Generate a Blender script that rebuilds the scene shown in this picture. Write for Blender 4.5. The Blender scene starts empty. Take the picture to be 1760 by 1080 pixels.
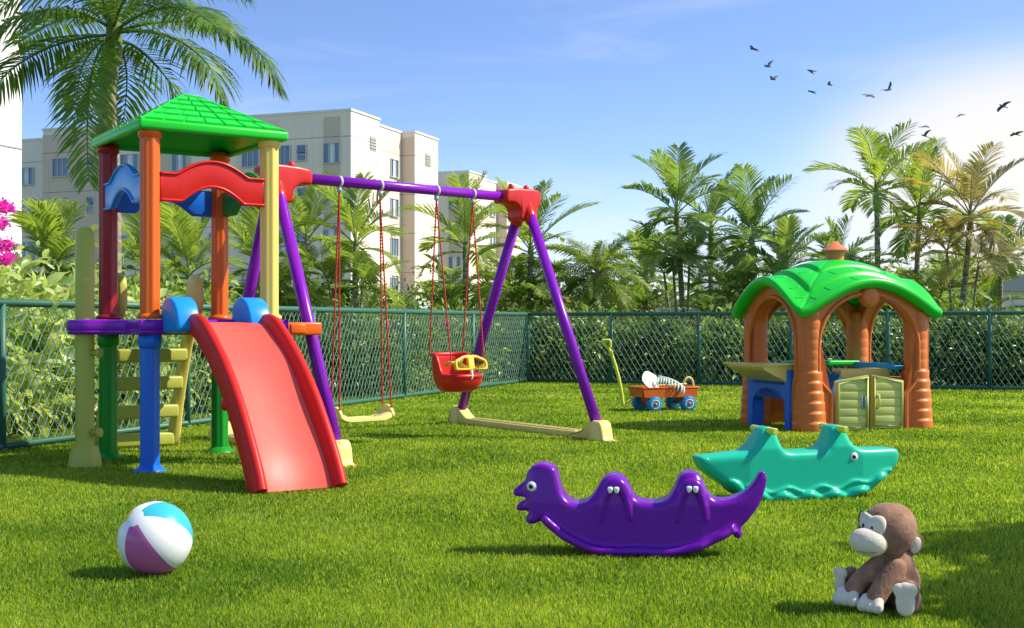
import bpy, bmesh, math, random
import numpy as np
from mathutils import Vector, Matrix, Euler

# ------------------------------------------------------------------ camera, sky, sun, exposure
SC = bpy.context.scene
COL = SC.collection
F = 2150.0                      # focal length in photo pixels (photo 1760 x 1080)
HY = 557.0                      # horizon row
cam_d = bpy.data.cameras.new("camera")
cam = bpy.data.objects.new("camera", cam_d); COL.objects.link(cam)
cam.location = (0, 0, 1.0); cam.rotation_euler = (math.radians(90), 0, 0)
cam_d.sensor_width = 36; cam_d.lens = 36 * F / 1760
cam_d.shift_y = (HY - 540) / 1760
cam_d.clip_start = 0.05; cam_d.clip_end = 4000
SC.camera = cam
SC.view_settings.view_transform = 'Standard'
SC.view_settings.look = 'None'
SC.view_settings.gamma = 1
SC.view_settings.use_curve_mapping = False
SC.view_settings.exposure = 0.44

SUN_EL = math.radians(45)
SUN_AZ = math.radians(88)       # clockwise from +Y (straight ahead): the sun stands to the right
sdir = Vector((math.sin(SUN_AZ) * math.cos(SUN_EL), math.cos(SUN_AZ) * math.cos(SUN_EL), math.sin(SUN_EL)))
sun_d = bpy.data.lights.new("sun", 'SUN'); sun_d.energy = 5.0; sun_d.angle = math.radians(0.5)
sun_d.color = (1.0, 0.93, 0.80)
sun = bpy.data.objects.new("sun", sun_d); COL.objects.link(sun)
sun.rotation_euler = (-sdir).to_track_quat('-Z', 'Y').to_euler()

W = bpy.data.worlds.new("World"); SC.world = W; W.use_nodes = True
wt = W.node_tree; wt.nodes.clear()
def wn(t, **k):
    n = wt.nodes.new(t)
    for a, b in k.items(): setattr(n, a, b)
    return n
wl = wt.links.new
wtc = wn('ShaderNodeTexCoord')
wmap = wn('ShaderNodeMapping'); wmap.inputs['Scale'].default_value = (1, 1, 1.9)   # clear deep sky: blue reaches low
wl(wtc.outputs['Generated'], wmap.inputs['Vector'])
sky = wn('ShaderNodeTexSky', sky_type='NISHITA', sun_disc=False)
sky.sun_elevation = SUN_EL; sky.sun_rotation = SUN_AZ
sky.air_density = 1.0; sky.dust_density = 0.6; sky.ozone_density = 3.0
wl(wmap.outputs[0], sky.inputs['Vector'])
hsv = wn('ShaderNodeHueSaturation'); hsv.inputs['Saturation'].default_value = 1.10; hsv.inputs['Value'].default_value = 1.72
wl(sky.outputs[0], hsv.inputs['Color'])
# thin cirrus
cmap = wn('ShaderNodeMapping'); cmap.inputs['Scale'].default_value = (2.2, 2.2, 11.0); cmap.inputs['Location'].default_value = (0.3, 0.1, 0.7)
wl(wtc.outputs['Generated'], cmap.inputs['Vector'])
cn = wn('ShaderNodeTexNoise'); cn.inputs['Scale'].default_value = 1.9; cn.inputs['Detail'].default_value = 9; cn.inputs['Roughness'].default_value = 0.6
cn.inputs['Distortion'].default_value = 0.5
wl(cmap.outputs[0], cn.inputs['Vector'])
cr = wn('ShaderNodeMapRange'); cr.interpolation_type = 'SMOOTHSTEP'
cr.inputs['From Min'].default_value = 0.50; cr.inputs['From Max'].default_value = 0.78; cr.inputs['To Max'].default_value = 0.28
wl(cn.outputs['Fac'], cr.inputs['Value'])
# bright milky sky low on the right, where the photograph's sun glare sits
gv = wn('ShaderNodeVectorMath', operation='DOT_PRODUCT')
g = Vector((0.42, 1.0, 0.115*1.8)).normalized(); gv.inputs[1].default_value = g
gm = wn('ShaderNodeMapping'); gm.inputs['Scale'].default_value = (1, 1, 1.8); wl(wtc.outputs['Generated'], gm.inputs['Vector'])
nrm = wn('ShaderNodeVectorMath', operation='NORMALIZE'); wl(gm.outputs[0], nrm.inputs[0]); wl(nrm.outputs[0], gv.inputs[0])
gr = wn('ShaderNodeMapRange'); gr.interpolation_type = 'SMOOTHERSTEP'
gr.inputs['From Min'].default_value = math.cos(math.radians(17)); gr.inputs['From Max'].default_value = math.cos(math.radians(1.0))
wl(gv.outputs['Value'], gr.inputs['Value'])
gp = wn('ShaderNodeMath', operation='POWER'); gp.inputs[1].default_value = 6.5; wl(gr.outputs[0], gp.inputs[0])
hz = wn('ShaderNodeSeparateXYZ'); wl(nrm.outputs[0], hz.inputs[0])
hr = wn('ShaderNodeMapRange'); hr.interpolation_type = 'SMOOTHSTEP'
hr.inputs['From Min'].default_value = 0.25; hr.inputs['From Max'].default_value = 0.0; hr.inputs['To Max'].default_value = 0.85
wl(hz.outputs['Z'], hr.inputs['Value'])
m1 = wn('ShaderNodeMixRGB'); m1.inputs['Color2'].default_value = (5.9, 6.3, 6.9, 1); hs = wn('ShaderNodeMapRange'); hs.interpolation_type = 'SMOOTHSTEP'      # the milky band lies low ahead and to the right
hs.inputs['From Min'].default_value = math.cos(math.radians(52)); hs.inputs['From Max'].default_value = math.cos(math.radians(8)); wl(gv.outputs['Value'], hs.inputs['Value'])
hm = wn('ShaderNodeMath', operation='MULTIPLY'); wl(hr.outputs[0], hm.inputs[0]); wl(hs.outputs[0], hm.inputs[1])
wl(hm.outputs[0], m1.inputs['Fac']); tint = wn('ShaderNodeMixRGB', blend_type='MULTIPLY'); tint.inputs['Fac'].default_value = 1; tint.inputs['Color2'].default_value = (1.13, 1.02, 1.07, 1); wl(hsv.outputs[0], tint.inputs['Color1']); wl(tint.outputs[0], m1.inputs['Color1'])
m2 = wn('ShaderNodeMixRGB'); m2.inputs['Color2'].default_value = (6.4, 6.6, 6.9, 1); wl(cr.outputs[0], m2.inputs['Fac']); wl(m1.outputs[0], m2.inputs['Color1'])
m3 = wn('ShaderNodeMixRGB'); m3.inputs['Color2'].default_value = (7.2, 7.0, 6.9, 1); wl(gp.outputs[0], m3.inputs['Fac']); wl(m2.outputs[0], m3.inputs['Color1'])
bg = wn('ShaderNodeBackground'); bg.inputs['Strength'].default_value = 0.105
wl(m3.outputs[0], bg.inputs['Color'])
wo = wn('ShaderNodeOutputWorld'); wl(bg.outputs[0], wo.inputs['Surface'])
SC.cycles.max_bounces = 6; SC.cycles.transparent_max_bounces = 8
SC.cycles.use_denoising = True

# ------------------------------------------------------------------ helpers
def gnd(x, y):                  # photo pixel on the lawn -> world
    d = y - HY
    return Vector(((x - 880) / d, F / d, 0))
def at(x, y, Y):                # photo pixel at depth Y -> world
    return Vector(((x - 880) * Y / F, Y, 1 + (HY - y) * Y / F))
UU = Vector((0.3433, 0.9392, 0)); VV = Vector((0.9392, -0.3433, 0))      # directions of the two fences
def uv(u, v, z=0): return UU * u + VV * v + Vector((0, 0, z))

def srgb(h):
    h = h.lstrip('#'); r = []
    for i in (0, 2, 4):
        c = int(h[i:i+2], 16) / 255
        r.append(c / 12.92 if c <= 0.04045 else ((c + 0.055) / 1.055) ** 2.4)
    return (r[0], r[1], r[2], 1)

def new_mat(name):
    m = bpy.data.materials.new(name); m.use_nodes = True
    return m, m.node_tree, m.node_tree.nodes['Principled BSDF']

def plastic(name, c, rough=0.34, bump=0.03, spec=0.32, var=0.05):
    m, t, b = new_mat(name)
    tc = t.nodes.new('ShaderNodeTexCoord')
    n = t.nodes.new('ShaderNodeTexNoise'); n.inputs['Scale'].default_value = 7; n.inputs['Detail'].default_value = 4
    t.links.new(tc.outputs['Object'], n.inputs['Vector'])
    mx = t.nodes.new('ShaderNodeMixRGB'); mx.blend_type = 'MIX'
    mx.inputs['Color1'].default_value = tuple(min(1, x * (1 - var)) for x in c[:3]) + (1,)
    mx.inputs['Color2'].default_value = tuple(min(1, x * (1 + var * .6) + .004) for x in c[:3]) + (1,)
    t.links.new(n.outputs['Fac'], mx.inputs['Fac']); t.links.new(mx.outputs[0], b.inputs['Base Color'])
    r = t.nodes.new('ShaderNodeMapRange'); r.inputs['To Min'].default_value = rough - .04; r.inputs['To Max'].default_value = rough + .07
    n3 = t.nodes.new('ShaderNodeTexNoise'); n3.inputs['Scale'].default_value = 16; n3.inputs['Detail'].default_value = 6
    t.links.new(tc.outputs['Object'], n3.inputs['Vector'])
    t.links.new(n3.outputs['Fac'], r.inputs['Value']); t.links.new(r.outputs[0], b.inputs['Roughness'])
    b.inputs['Specular IOR Level'].default_value = spec
    n2 = t.nodes.new('ShaderNodeTexNoise'); n2.inputs['Scale'].default_value = 260; n2.inputs['Detail'].default_value = 2
    t.links.new(tc.outputs['Object'], n2.inputs['Vector'])
    n4 = t.nodes.new('ShaderNodeTexNoise'); n4.inputs['Scale'].default_value = 5; n4.inputs['Detail'].default_value = 1
    t.links.new(tc.outputs['Object'], n4.inputs['Vector'])
    ad = t.nodes.new('ShaderNodeMath'); ad.operation = 'MULTIPLY_ADD'; ad.inputs[1].default_value = 4
    t.links.new(n4.outputs['Fac'], ad.inputs[0]); t.links.new(n2.outputs['Fac'], ad.inputs[2])
    bp = t.nodes.new('ShaderNodeBump'); bp.inputs['Strength'].default_value = bump; bp.inputs['Distance'].default_value = 0.004
    t.links.new(ad.outputs[0], bp.inputs['Height']); t.links.new(bp.outputs[0], b.inputs['Normal'])
    return m

def leafy(name, c1, c2, trans=0.35, rough=0.45, scale=3.0, spec=0.4, tint=(1.0, 1.0, 0.55)):
    m, t, b = new_mat(name)
    tc = t.nodes.new('ShaderNodeTexCoord')
    n = t.nodes.new('ShaderNodeTexNoise'); n.inputs['Scale'].default_value = scale; n.inputs['Detail'].default_value = 5
    t.links.new(tc.outputs['Object'], n.inputs['Vector'])
    r = t.nodes.new('ShaderNodeMapRange'); r.inputs['From Min'].default_value = .32; r.inputs['From Max'].default_value = .68
    t.links.new(n.outputs['Fac'], r.inputs['Value'])
    g_ = t.nodes.new('ShaderNodeNewGeometry')
    ad = t.nodes.new('ShaderNodeMath'); ad.operation = 'MULTIPLY_ADD'; ad.inputs[1].default_value = .55; ad.inputs[2].default_value = -.2; ad.use_clamp = False
    t.links.new(g_.outputs['Random Per Island'], ad.inputs[0])
    sm = t.nodes.new('ShaderNodeMath'); sm.operation = 'ADD'; sm.use_clamp = True
    t.links.new(ad.outputs[0], sm.inputs[0]); t.links.new(r.outputs[0], sm.inputs[1])
    mx = t.nodes.new('ShaderNodeMixRGB'); mx.inputs['Color1'].default_value = c1 + (1,); mx.inputs['Color2'].default_value = c2 + (1,)
    t.links.new(sm.outputs[0], mx.inputs['Fac']); t.links.new(mx.outputs[0], b.inputs['Base Color'])
    b.inputs['Roughness'].default_value = rough; b.inputs['Specular IOR Level'].default_value = spec
    tr = t.nodes.new('ShaderNodeBsdfTranslucent')
    tm = t.nodes.new('ShaderNodeMixRGB'); tm.blend_type = 'MULTIPLY'; tm.inputs['Fac'].default_value = 1
    tm.inputs['Color2'].default_value = (2.0 * tint[0], 2.0 * tint[1], 2.0 * tint[2], 1)
    t.links.new(mx.outputs[0], tm.inputs['Color1']); t.links.new(tm.outputs[0], tr.inputs['Color'])
    ms = t.nodes.new('ShaderNodeMixShader'); ms.inputs['Fac'].default_value = trans
    out = t.nodes['Material Output']
    t.links.new(b.outputs[0], ms.inputs[1]); t.links.new(tr.outputs[0], ms.inputs[2]); t.links.new(ms.outputs[0], out.inputs['Surface'])
    return m

def rough_mat(name, c1, c2, scale=4.0, rough=0.85, bump=0.3, bscale=60, dist=0.01, detail=8):
    m, t, b = new_mat(name)
    tc = t.nodes.new('ShaderNodeTexCoord')
    n = t.nodes.new('ShaderNodeTexNoise'); n.inputs['Scale'].default_value = scale; n.inputs['Detail'].default_value = detail
    t.links.new(tc.outputs['Object'], n.inputs['Vector'])
    r = t.nodes.new('ShaderNodeMapRange'); r.inputs['From Min'].default_value = .3; r.inputs['From Max'].default_value = .7
    t.links.new(n.outputs['Fac'], r.inputs['Value'])
    mx = t.nodes.new('ShaderNodeMixRGB'); mx.inputs['Color1'].default_value = tuple(c1[:3]) + (1,); mx.inputs['Color2'].default_value = tuple(c2[:3]) + (1,)
    t.links.new(r.outputs[0], mx.inputs['Fac']); t.links.new(mx.outputs[0], b.inputs['Base Color'])
    b.inputs['Roughness'].default_value = rough
    n2 = t.nodes.new('ShaderNodeTexNoise'); n2.inputs['Scale'].default_value = bscale; n2.inputs['Detail'].default_value = 4
    t.links.new(tc.outputs['Object'], n2.inputs['Vector'])
    bp = t.nodes.new('ShaderNodeBump'); bp.inputs['Strength'].default_value = bump; bp.inputs['Distance'].default_value = dist
    t.links.new(n2.outputs['Fac'], bp.inputs['Height']); t.links.new(bp.outputs[0], b.inputs['Normal'])
    return m

def spline(pts, n, closed=False):
    P = [Vector(p) for p in pts]; k = len(P); out = []
    segs = k if closed else k - 1
    for i in range(segs):
        if closed: a, b, c, d = P[(i-1) % k], P[i], P[(i+1) % k], P[(i+2) % k]
        else: a, b, c, d = P[max(i-1, 0)], P[i], P[i+1], P[min(i+2, k-1)]
        for j in range(n):
            t = j / n
            out.append(0.5 * ((2*b) + (c - a)*t + (2*a - 5*b + 4*c - d)*t*t + (3*b - a - 3*c + d)*t**3))
    if not closed: out.append(P[-1].copy())
    return out

class MB:
    def __init__(s): s.v = []; s.f = []; s.m = []; s.sm = []
    def add(s, vs, fs, mat=0, smooth=False, M=None):
        o = len(s.v)
        for p in vs:
            p = Vector(p)
            s.v.append(M @ p if M is not None else p)
        for f in fs: s.f.append([i + o for i in f]); s.m.append(mat); s.sm.append(smooth)
    def box(s, c, d, M=None, mat=0, bev=0.0, smooth=False):
        cx, cy, cz = c; x, y, z = d[0]/2, d[1]/2, d[2]/2
        if bev <= 0:
            vs = [(cx+i*x, cy+j*y, cz+k*z) for i in (-1, 1) for j in (-1, 1) for k in (-1, 1)]
            s.add(vs, [(0,1,3,2),(4,6,7,5),(0,4,5,1),(2,3,7,6),(0,2,6,4),(1,5,7,3)], mat, False, M); return
        bm = bmesh.new(); bmesh.ops.create_cube(bm, size=1)
        for v in bm.verts: v.co = Vector((cx + v.co.x*2*x, cy + v.co.y*2*y, cz + v.co.z*2*z))
        bmesh.ops.bevel(bm, geom=bm.edges[:], offset=min(bev, x*.95, y*.95, z*.95), segments=3, profile=.5, affect='EDGES')
        s.add_bm(bm, mat, True, M)
    def add_bm(s, bm, mat=0, smooth=True, M=None):
        bm.verts.index_update()
        s.add([v.co.copy() for v in bm.verts], [[v.index for v in f.verts] for f in bm.faces], mat, smooth, M); bm.free()
    def tube(s, path, r, n=10, mat=0, caps=True, closed=False, smooth=True, M=None, flat=1.0, up=None):
        P = [Vector(p) for p in path]; k = len(P)
        R = r if isinstance(r, (list, tuple)) else [r]*k
        vs = []; nrm = None
        for i in range(k):
            a = P[(i-1) % k] if (closed or i > 0) else P[i]
            b = P[(i+1) % k] if (closed or i < k-1) else P[i]
            T = (b - a).normalized() if (b-a).length > 1e-9 else Vector((0,0,1))
            if nrm is None:
                ref = Vector(up) if up else (Vector((0,0,1)) if abs(T.z) < .9 else Vector((1,0,0)))
                nrm = (ref - T*ref.dot(T)).normalized()
            else:
                nrm = nrm - T*nrm.dot(T)
                nrm = nrm.normalized() if nrm.length > 1e-6 else T.orthogonal().normalized()
            B = T.cross(nrm)
            for j in range(n):
                an = 2*math.pi*j/n
                vs.append(P[i] + nrm*(math.cos(an)*R[i]*flat) + B*(math.sin(an)*R[i]))
        fs = []
        for i in range(k if closed else k-1):
            for j in range(n):
                fs.append((i*n+j, i*n+(j+1) % n, ((i+1) % k)*n+(j+1) % n, ((i+1) % k)*n+j))
        s.add(vs, fs, mat, smooth, M)
        if caps and not closed:
            o = len(s.v) - len(vs)
            s.f.append([o+j for j in range(n)][::-1]); s.m.append(mat); s.sm.append(False)
            s.f.append([o+(k-1)*n+j for j in range(n)]); s.m.append(mat); s.sm.append(False)
    def lathe(s, prof, c=(0,0,0), n=24, mat=0, smooth=True, M=None):
        vs = []; fs = []
        for r, z in prof:
            for j in range(n):
                a = 2*math.pi*j/n; vs.append((c[0]+r*math.cos(a), c[1]+r*math.sin(a), c[2]+z))
        for i in range(len(prof)-1):
            for j in range(n): fs.append((i*n+j, i*n+(j+1) % n, (i+1)*n+(j+1) % n, (i+1)*n+j))
        s.add(vs, fs, mat, smooth, M)
        o = len(s.v) - len(vs)
        if prof[0][0] > 1e-4: s.f.append([o+j for j in range(n)][::-1]); s.m.append(mat); s.sm.append(False)
        if prof[-1][0] > 1e-4: s.f.append([o+(len(prof)-1)*n+j for j in range(n)]); s.m.append(mat); s.sm.append(False)
    def ball(s, c, r, n=20, mat=0, M=None, R=None):
        r = (r, r, r) if isinstance(r, (int, float)) else r
        vs = []; fs = []; k = n//2
        Rm = R or Matrix.Identity(3)
        for i in range(k+1):
            ph = math.pi*i/k
            for j in range(n):
                a = 2*math.pi*j/n
                vs.append(Vector(c) + Rm @ Vector((r[0]*math.sin(ph)*math.cos(a), r[1]*math.sin(ph)*math.sin(a), r[2]*math.cos(ph))))
        for i in range(k):
            for j in range(n): fs.append((i*n+j, (i+1)*n+j, (i+1)*n+(j+1) % n, i*n+(j+1) % n))
        s.add(vs, fs, mat, True, M)
    def puff(s, outline, h, r, yc=0.0, k=4, mat=0, M=None, bulge=0.0):
        """slab in the local xz plane with rounded rim; outline counter-clockwise in (x, z)"""
        P = [Vector((p[0], p[1])) for p in outline]; n = len(P)
        area = sum(P[i].x*P[(i+1) % n].y - P[(i+1) % n].x*P[i].y for i in range(n))
        if area < 0: P.reverse()
        N = []
        for i in range(n):
            t = (P[(i+1) % n] - P[i-1]); t = t.normalized() if t.length > 0 else Vector((1, 0))
            N.append(Vector((-t.y, t.x)))       # inward for ccw
        bm = bmesh.new(); rings = []
        seq = [(-1, a) for a in range(k, -1, -1)] + [(1, a) for a in range(0, k+1)]
        for sg, a in seq:
            an = a/k*math.pi/2; ins = r*(1-math.cos(an)); y = yc + sg*((h-r) + r*math.sin(an))
            rings.append([bm.verts.new((P[i].x+N[i].x*ins, y, P[i].y+N[i].y*ins)) for i in range(n)])
        for q in range(len(rings)-1):
            if seq[q][1] == 0 and seq[q+1][1] == 0 and h-r < 1e-6: continue
            for i in range(n):
                bm.faces.new((rings[q][i], rings[q][(i+1) % n], rings[q+1][(i+1) % n], rings[q+1][i]))
        caps = [bm.faces.new(rings[0][::-1]), bm.faces.new(rings[-1])]
        bmesh.ops.triangulate(bm, faces=caps, quad_method='BEAUTY', ngon_method='BEAUTY')
        bmesh.ops.recalc_face_normals(bm, faces=bm.faces[:])
        s.add_bm(bm, mat, True, M)
    def prism(s, outline, y0, y1, mat=0, M=None):
        n = len(outline)
        bm = bmesh.new()
        A = [bm.verts.new((p[0], y0, p[1])) for p in outline]; B = [bm.verts.new((p[0], y1, p[1])) for p in outline]
        for i in range(n): bm.faces.new((A[i], A[(i+1) % n], B[(i+1) % n], B[i]))
        c = [bm.faces.new(A[::-1]), bm.faces.new(B)]
        bmesh.ops.triangulate(bm, faces=c)
        bmesh.ops.recalc_face_normals(bm, faces=bm.faces[:])
        s.add_bm(bm, mat, False, M)

def wmx(o):
    m = o.matrix_basis.copy()
    while o.parent: o = o.parent; m = o.matrix_basis @ m
    return m

def obj(name, mb, mats, parent=None, world=False, sharp=None):
    me = bpy.data.meshes.new(name)
    V = mb.v
    if world and parent is not None:
        inv = wmx(parent).inverted(); V = [inv @ p for p in V]
    me.from_pydata([tuple(p) for p in V], [], mb.f)
    for m in (mats if isinstance(mats, (list, tuple)) else [mats]): me.materials.append(m)
    me.polygons.foreach_set('material_index', mb.m)
    me.polygons.foreach_set('use_smooth', mb.sm)
    me.update()
    if sharp: me.set_sharp_from_angle(angle=math.radians(sharp))
    o = bpy.data.objects.new(name, me); COL.objects.link(o)
    if parent is not None: o.parent = parent
    return o

def mesh_np(name, V, tri, mat, parent=None, attr=None, smooth=False):
    me = bpy.data.meshes.new(name)
    V = np.asarray(V, np.float32); tri = np.asarray(tri, np.int32)
    me.vertices.add(len(V)); me.vertices.foreach_set('co', V.ravel())
    me.loops.add(tri.size); me.loops.foreach_set('vertex_index', tri.ravel())
    me.polygons.add(len(tri)); me.polygons.foreach_set('loop_start', np.arange(0, tri.size, 3, dtype=np.int32))
    me.polygons.foreach_set('loop_total', np.full(len(tri), 3, np.int32))
    if smooth: me.polygons.foreach_set('use_smooth', np.ones(len(tri), bool))
    me.update(calc_edges=True)
    if attr is not None:
        a = me.attributes.new('tone', 'FLOAT', 'POINT'); a.data.foreach_set('value', np.asarray(attr, np.float32))
    me.materials.append(mat)
    o = bpy.data.objects.new(name, me); COL.objects.link(o)
    if parent is not None: o.parent = parent
    return o

def thing(name, label, cat, loc=(0, 0, 0), rz=0.0, group=None):
    o = bpy.data.objects.new(name, None); COL.objects.link(o)
    o.empty_display_size = .1
    o.location = loc; o.rotation_euler = (0, 0, rz); o['label'] = label; o['category'] = cat
    if group: o['group'] = group
    return o
def tag(o, label, cat, group=None, kind=None):
    o['label'] = label; o['category'] = cat
    if group: o['group'] = group
    if kind: o['kind'] = kind
    return o
def dup(root, loc, rz, label, group=None):
    r = root.copy(); COL.objects.link(r); r.location = loc; r.rotation_euler = (0, 0, rz); r['label'] = label
    if group: r['group'] = group
    for ch in list(root.children):
        c = ch.copy(); COL.objects.link(c); c.parent = r
        for gch in ch.children:
            d = gch.copy(); COL.objects.link(d); d.parent = c
    return r
R_ = math.radians
def rot(x=0, y=0, z=0, loc=(0, 0, 0)): return Matrix.Translation(loc) @ Euler((R_(x), R_(y), R_(z))).to_matrix().to_4x4()

def remeshed(name, m, mat, parent, vox, sm, fn=None):
    """one continuous skin from the builder's closed pieces, then shaped by fn"""
    o = obj(name, m, mat, parent)
    a = o.modifiers.new('r', 'REMESH'); a.mode = 'VOXEL'; a.voxel_size = vox; a.use_smooth_shade = True
    b_ = o.modifiers.new('s', 'SMOOTH'); b_.iterations = sm; b_.factor = .5
    dg = bpy.context.evaluated_depsgraph_get(); dg.update(); me = bpy.data.meshes.new_from_object(o.evaluated_get(dg))
    o.modifiers.clear(); old = o.data; o.data = me; me.name = name; bpy.data.meshes.remove(old)
    me.polygons.foreach_set('use_smooth', np.ones(len(me.polygons), bool))
    if fn:
        for v in me.vertices: v.co = fn(v.co)
    me.update(); return o

# ------------------------------------------------------------------ materials
M = {}
M['roof_green'] = plastic('roof green plastic', (0.008, 0.56, 0.025, 1), .32)
M['red'] = plastic('red plastic', (0.62, 0.018, 0.012, 1), .30)
M['dark_red'] = plastic('crimson plastic', (0.30, 0.006, 0.012, 1), .30)
M['slide_red'] = plastic('slide red plastic', (0.64, 0.018, 0.012, 1), .38, spec=.22)
M['shelf_blue'] = plastic('cyan blue plastic', (0.02, 0.38, 0.78, 1), .34)
M['bar_yellow'] = plastic('bright yellow plastic', (0.86, 0.60, 0.05, 1), .34)
M['coral'] = plastic('painted sunlit chute plastic', (0.80, 0.10, 0.07, 1), .42, spec=.25)  # slide red again, with sunshine on the chute painted in as coral
M['orange'] = plastic('orange plastic', (0.78, 0.125, 0.003, 1), .28)
M['yellow'] = plastic('pale yellow plastic', (0.80, 0.62, 0.14, 1), .36)
M['olive'] = plastic('olive yellow plastic', (0.43, 0.45, 0.07, 1), .38)
M['cream'] = plastic('cream yellow plastic', (0.80, 0.66, 0.20, 1), .42)
M['blue'] = plastic('blue plastic', (0.008, 0.14, 0.66, 1), .30)
M['sky_blue'] = plastic('light blue plastic', (0.01, 0.27, 0.72, 1), .30)
M['purple'] = plastic('purple plastic', (0.20, 0.005, 0.42, 1), .2)
M['beam_purple'] = plastic('purple painted tube', (0.22, 0.006, 0.42, 1), .25)
M['dino_purple'] = plastic('violet plastic', (0.16, 0.003, 0.35, 1), .26)
M['green'] = plastic('green plastic', (0.006, 0.28, 0.02, 1), .30)
M['teal'] = plastic('teal plastic', (0.006, 0.50, 0.30, 1), .30)
M['lime'] = plastic('lime handle plastic', (0.66, 0.70, 0.08, 1), .35)
M['house_orange'] = plastic('terracotta plastic', (0.68, 0.175, 0.028, 1), .40)
M['chim_orange'] = plastic('coral plastic', (0.72, 0.20, 0.08, 1), .40)
M['door'] = plastic('pistachio plastic', (0.58, 0.60, 0.17, 1), .42)
M['white'] = plastic('white plastic', (0.80, 0.80, 0.78, 1), .35, var=.04)
M['black'] = plastic('black plastic', (0.012, 0.012, 0.014, 1), .25)
M['wagon_orange'] = plastic('wagon orange plastic', (0.66, 0.13, 0.015, 1), .36)
M['tyre_blue'] = plastic('blue tyre plastic', (0.01, 0.25, 0.56, 1), .40)
M['mint'] = plastic('pale mint plastic', (0.62, 0.78, 0.66, 1), .40)
M['rope'] = plastic('red chain coating', (0.50, 0.035, 0.02, 1), .45)
M['steel'] = plastic('galvanised steel', (0.55, 0.55, 0.55, 1), .35)
M['fence'] = plastic('green fence paint', (0.045, 0.15, 0.10, 1), .42)
M['wire'] = plastic('green coated wire', (0.15, 0.28, 0.20, 1), .45)
M['rail_grey'] = plastic('grey rail paint', (0.22, 0.24, 0.25, 1), .4)
M['bird'] = rough_mat('dark feathers', (.08, .10, .14), (.13, .155, .20), 8, .9, .1)
M['trunk'] = None
# ------------------------------------------------------------------ ground
rng = np.random.default_rng(7); random.seed(11)
M['lawn'] = rough_mat('lawn soil and thatch', (.050, .10, .008), (.10, .18, .014), 5, .95, .6, 90, .02)
M['path'] = rough_mat('pale paving', (.42, .40, .36), (.55, .53, .49), 3, .85, .2, 40)
M['turf_far'] = rough_mat('far turf', (.05, .09, .015), (.09, .14, .02), 1.5, .95, .5, 30, .03)
b = MB(); S = 1500
b.add([(-S, -60, 0), (S, -60, 0), (S, S, 0), (-S, S, 0)], [(0, 1, 2, 3)])
g_ = obj('lawn', b, M['lawn']); tag(g_, 'mown green playground lawn', 'lawn', kind='structure')
b = MB()
q = [uv(13.2, -9.4, .006), uv(25, -9.4, .006), uv(25, -12.2, .006), uv(13.2, -12.2, .006)]
b.add(q, [(0, 1, 2, 3)][::-1]); pth = obj('path', b, M['path']); tag(pth, 'pale paved path outside the fence', 'path', kind='structure')

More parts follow.
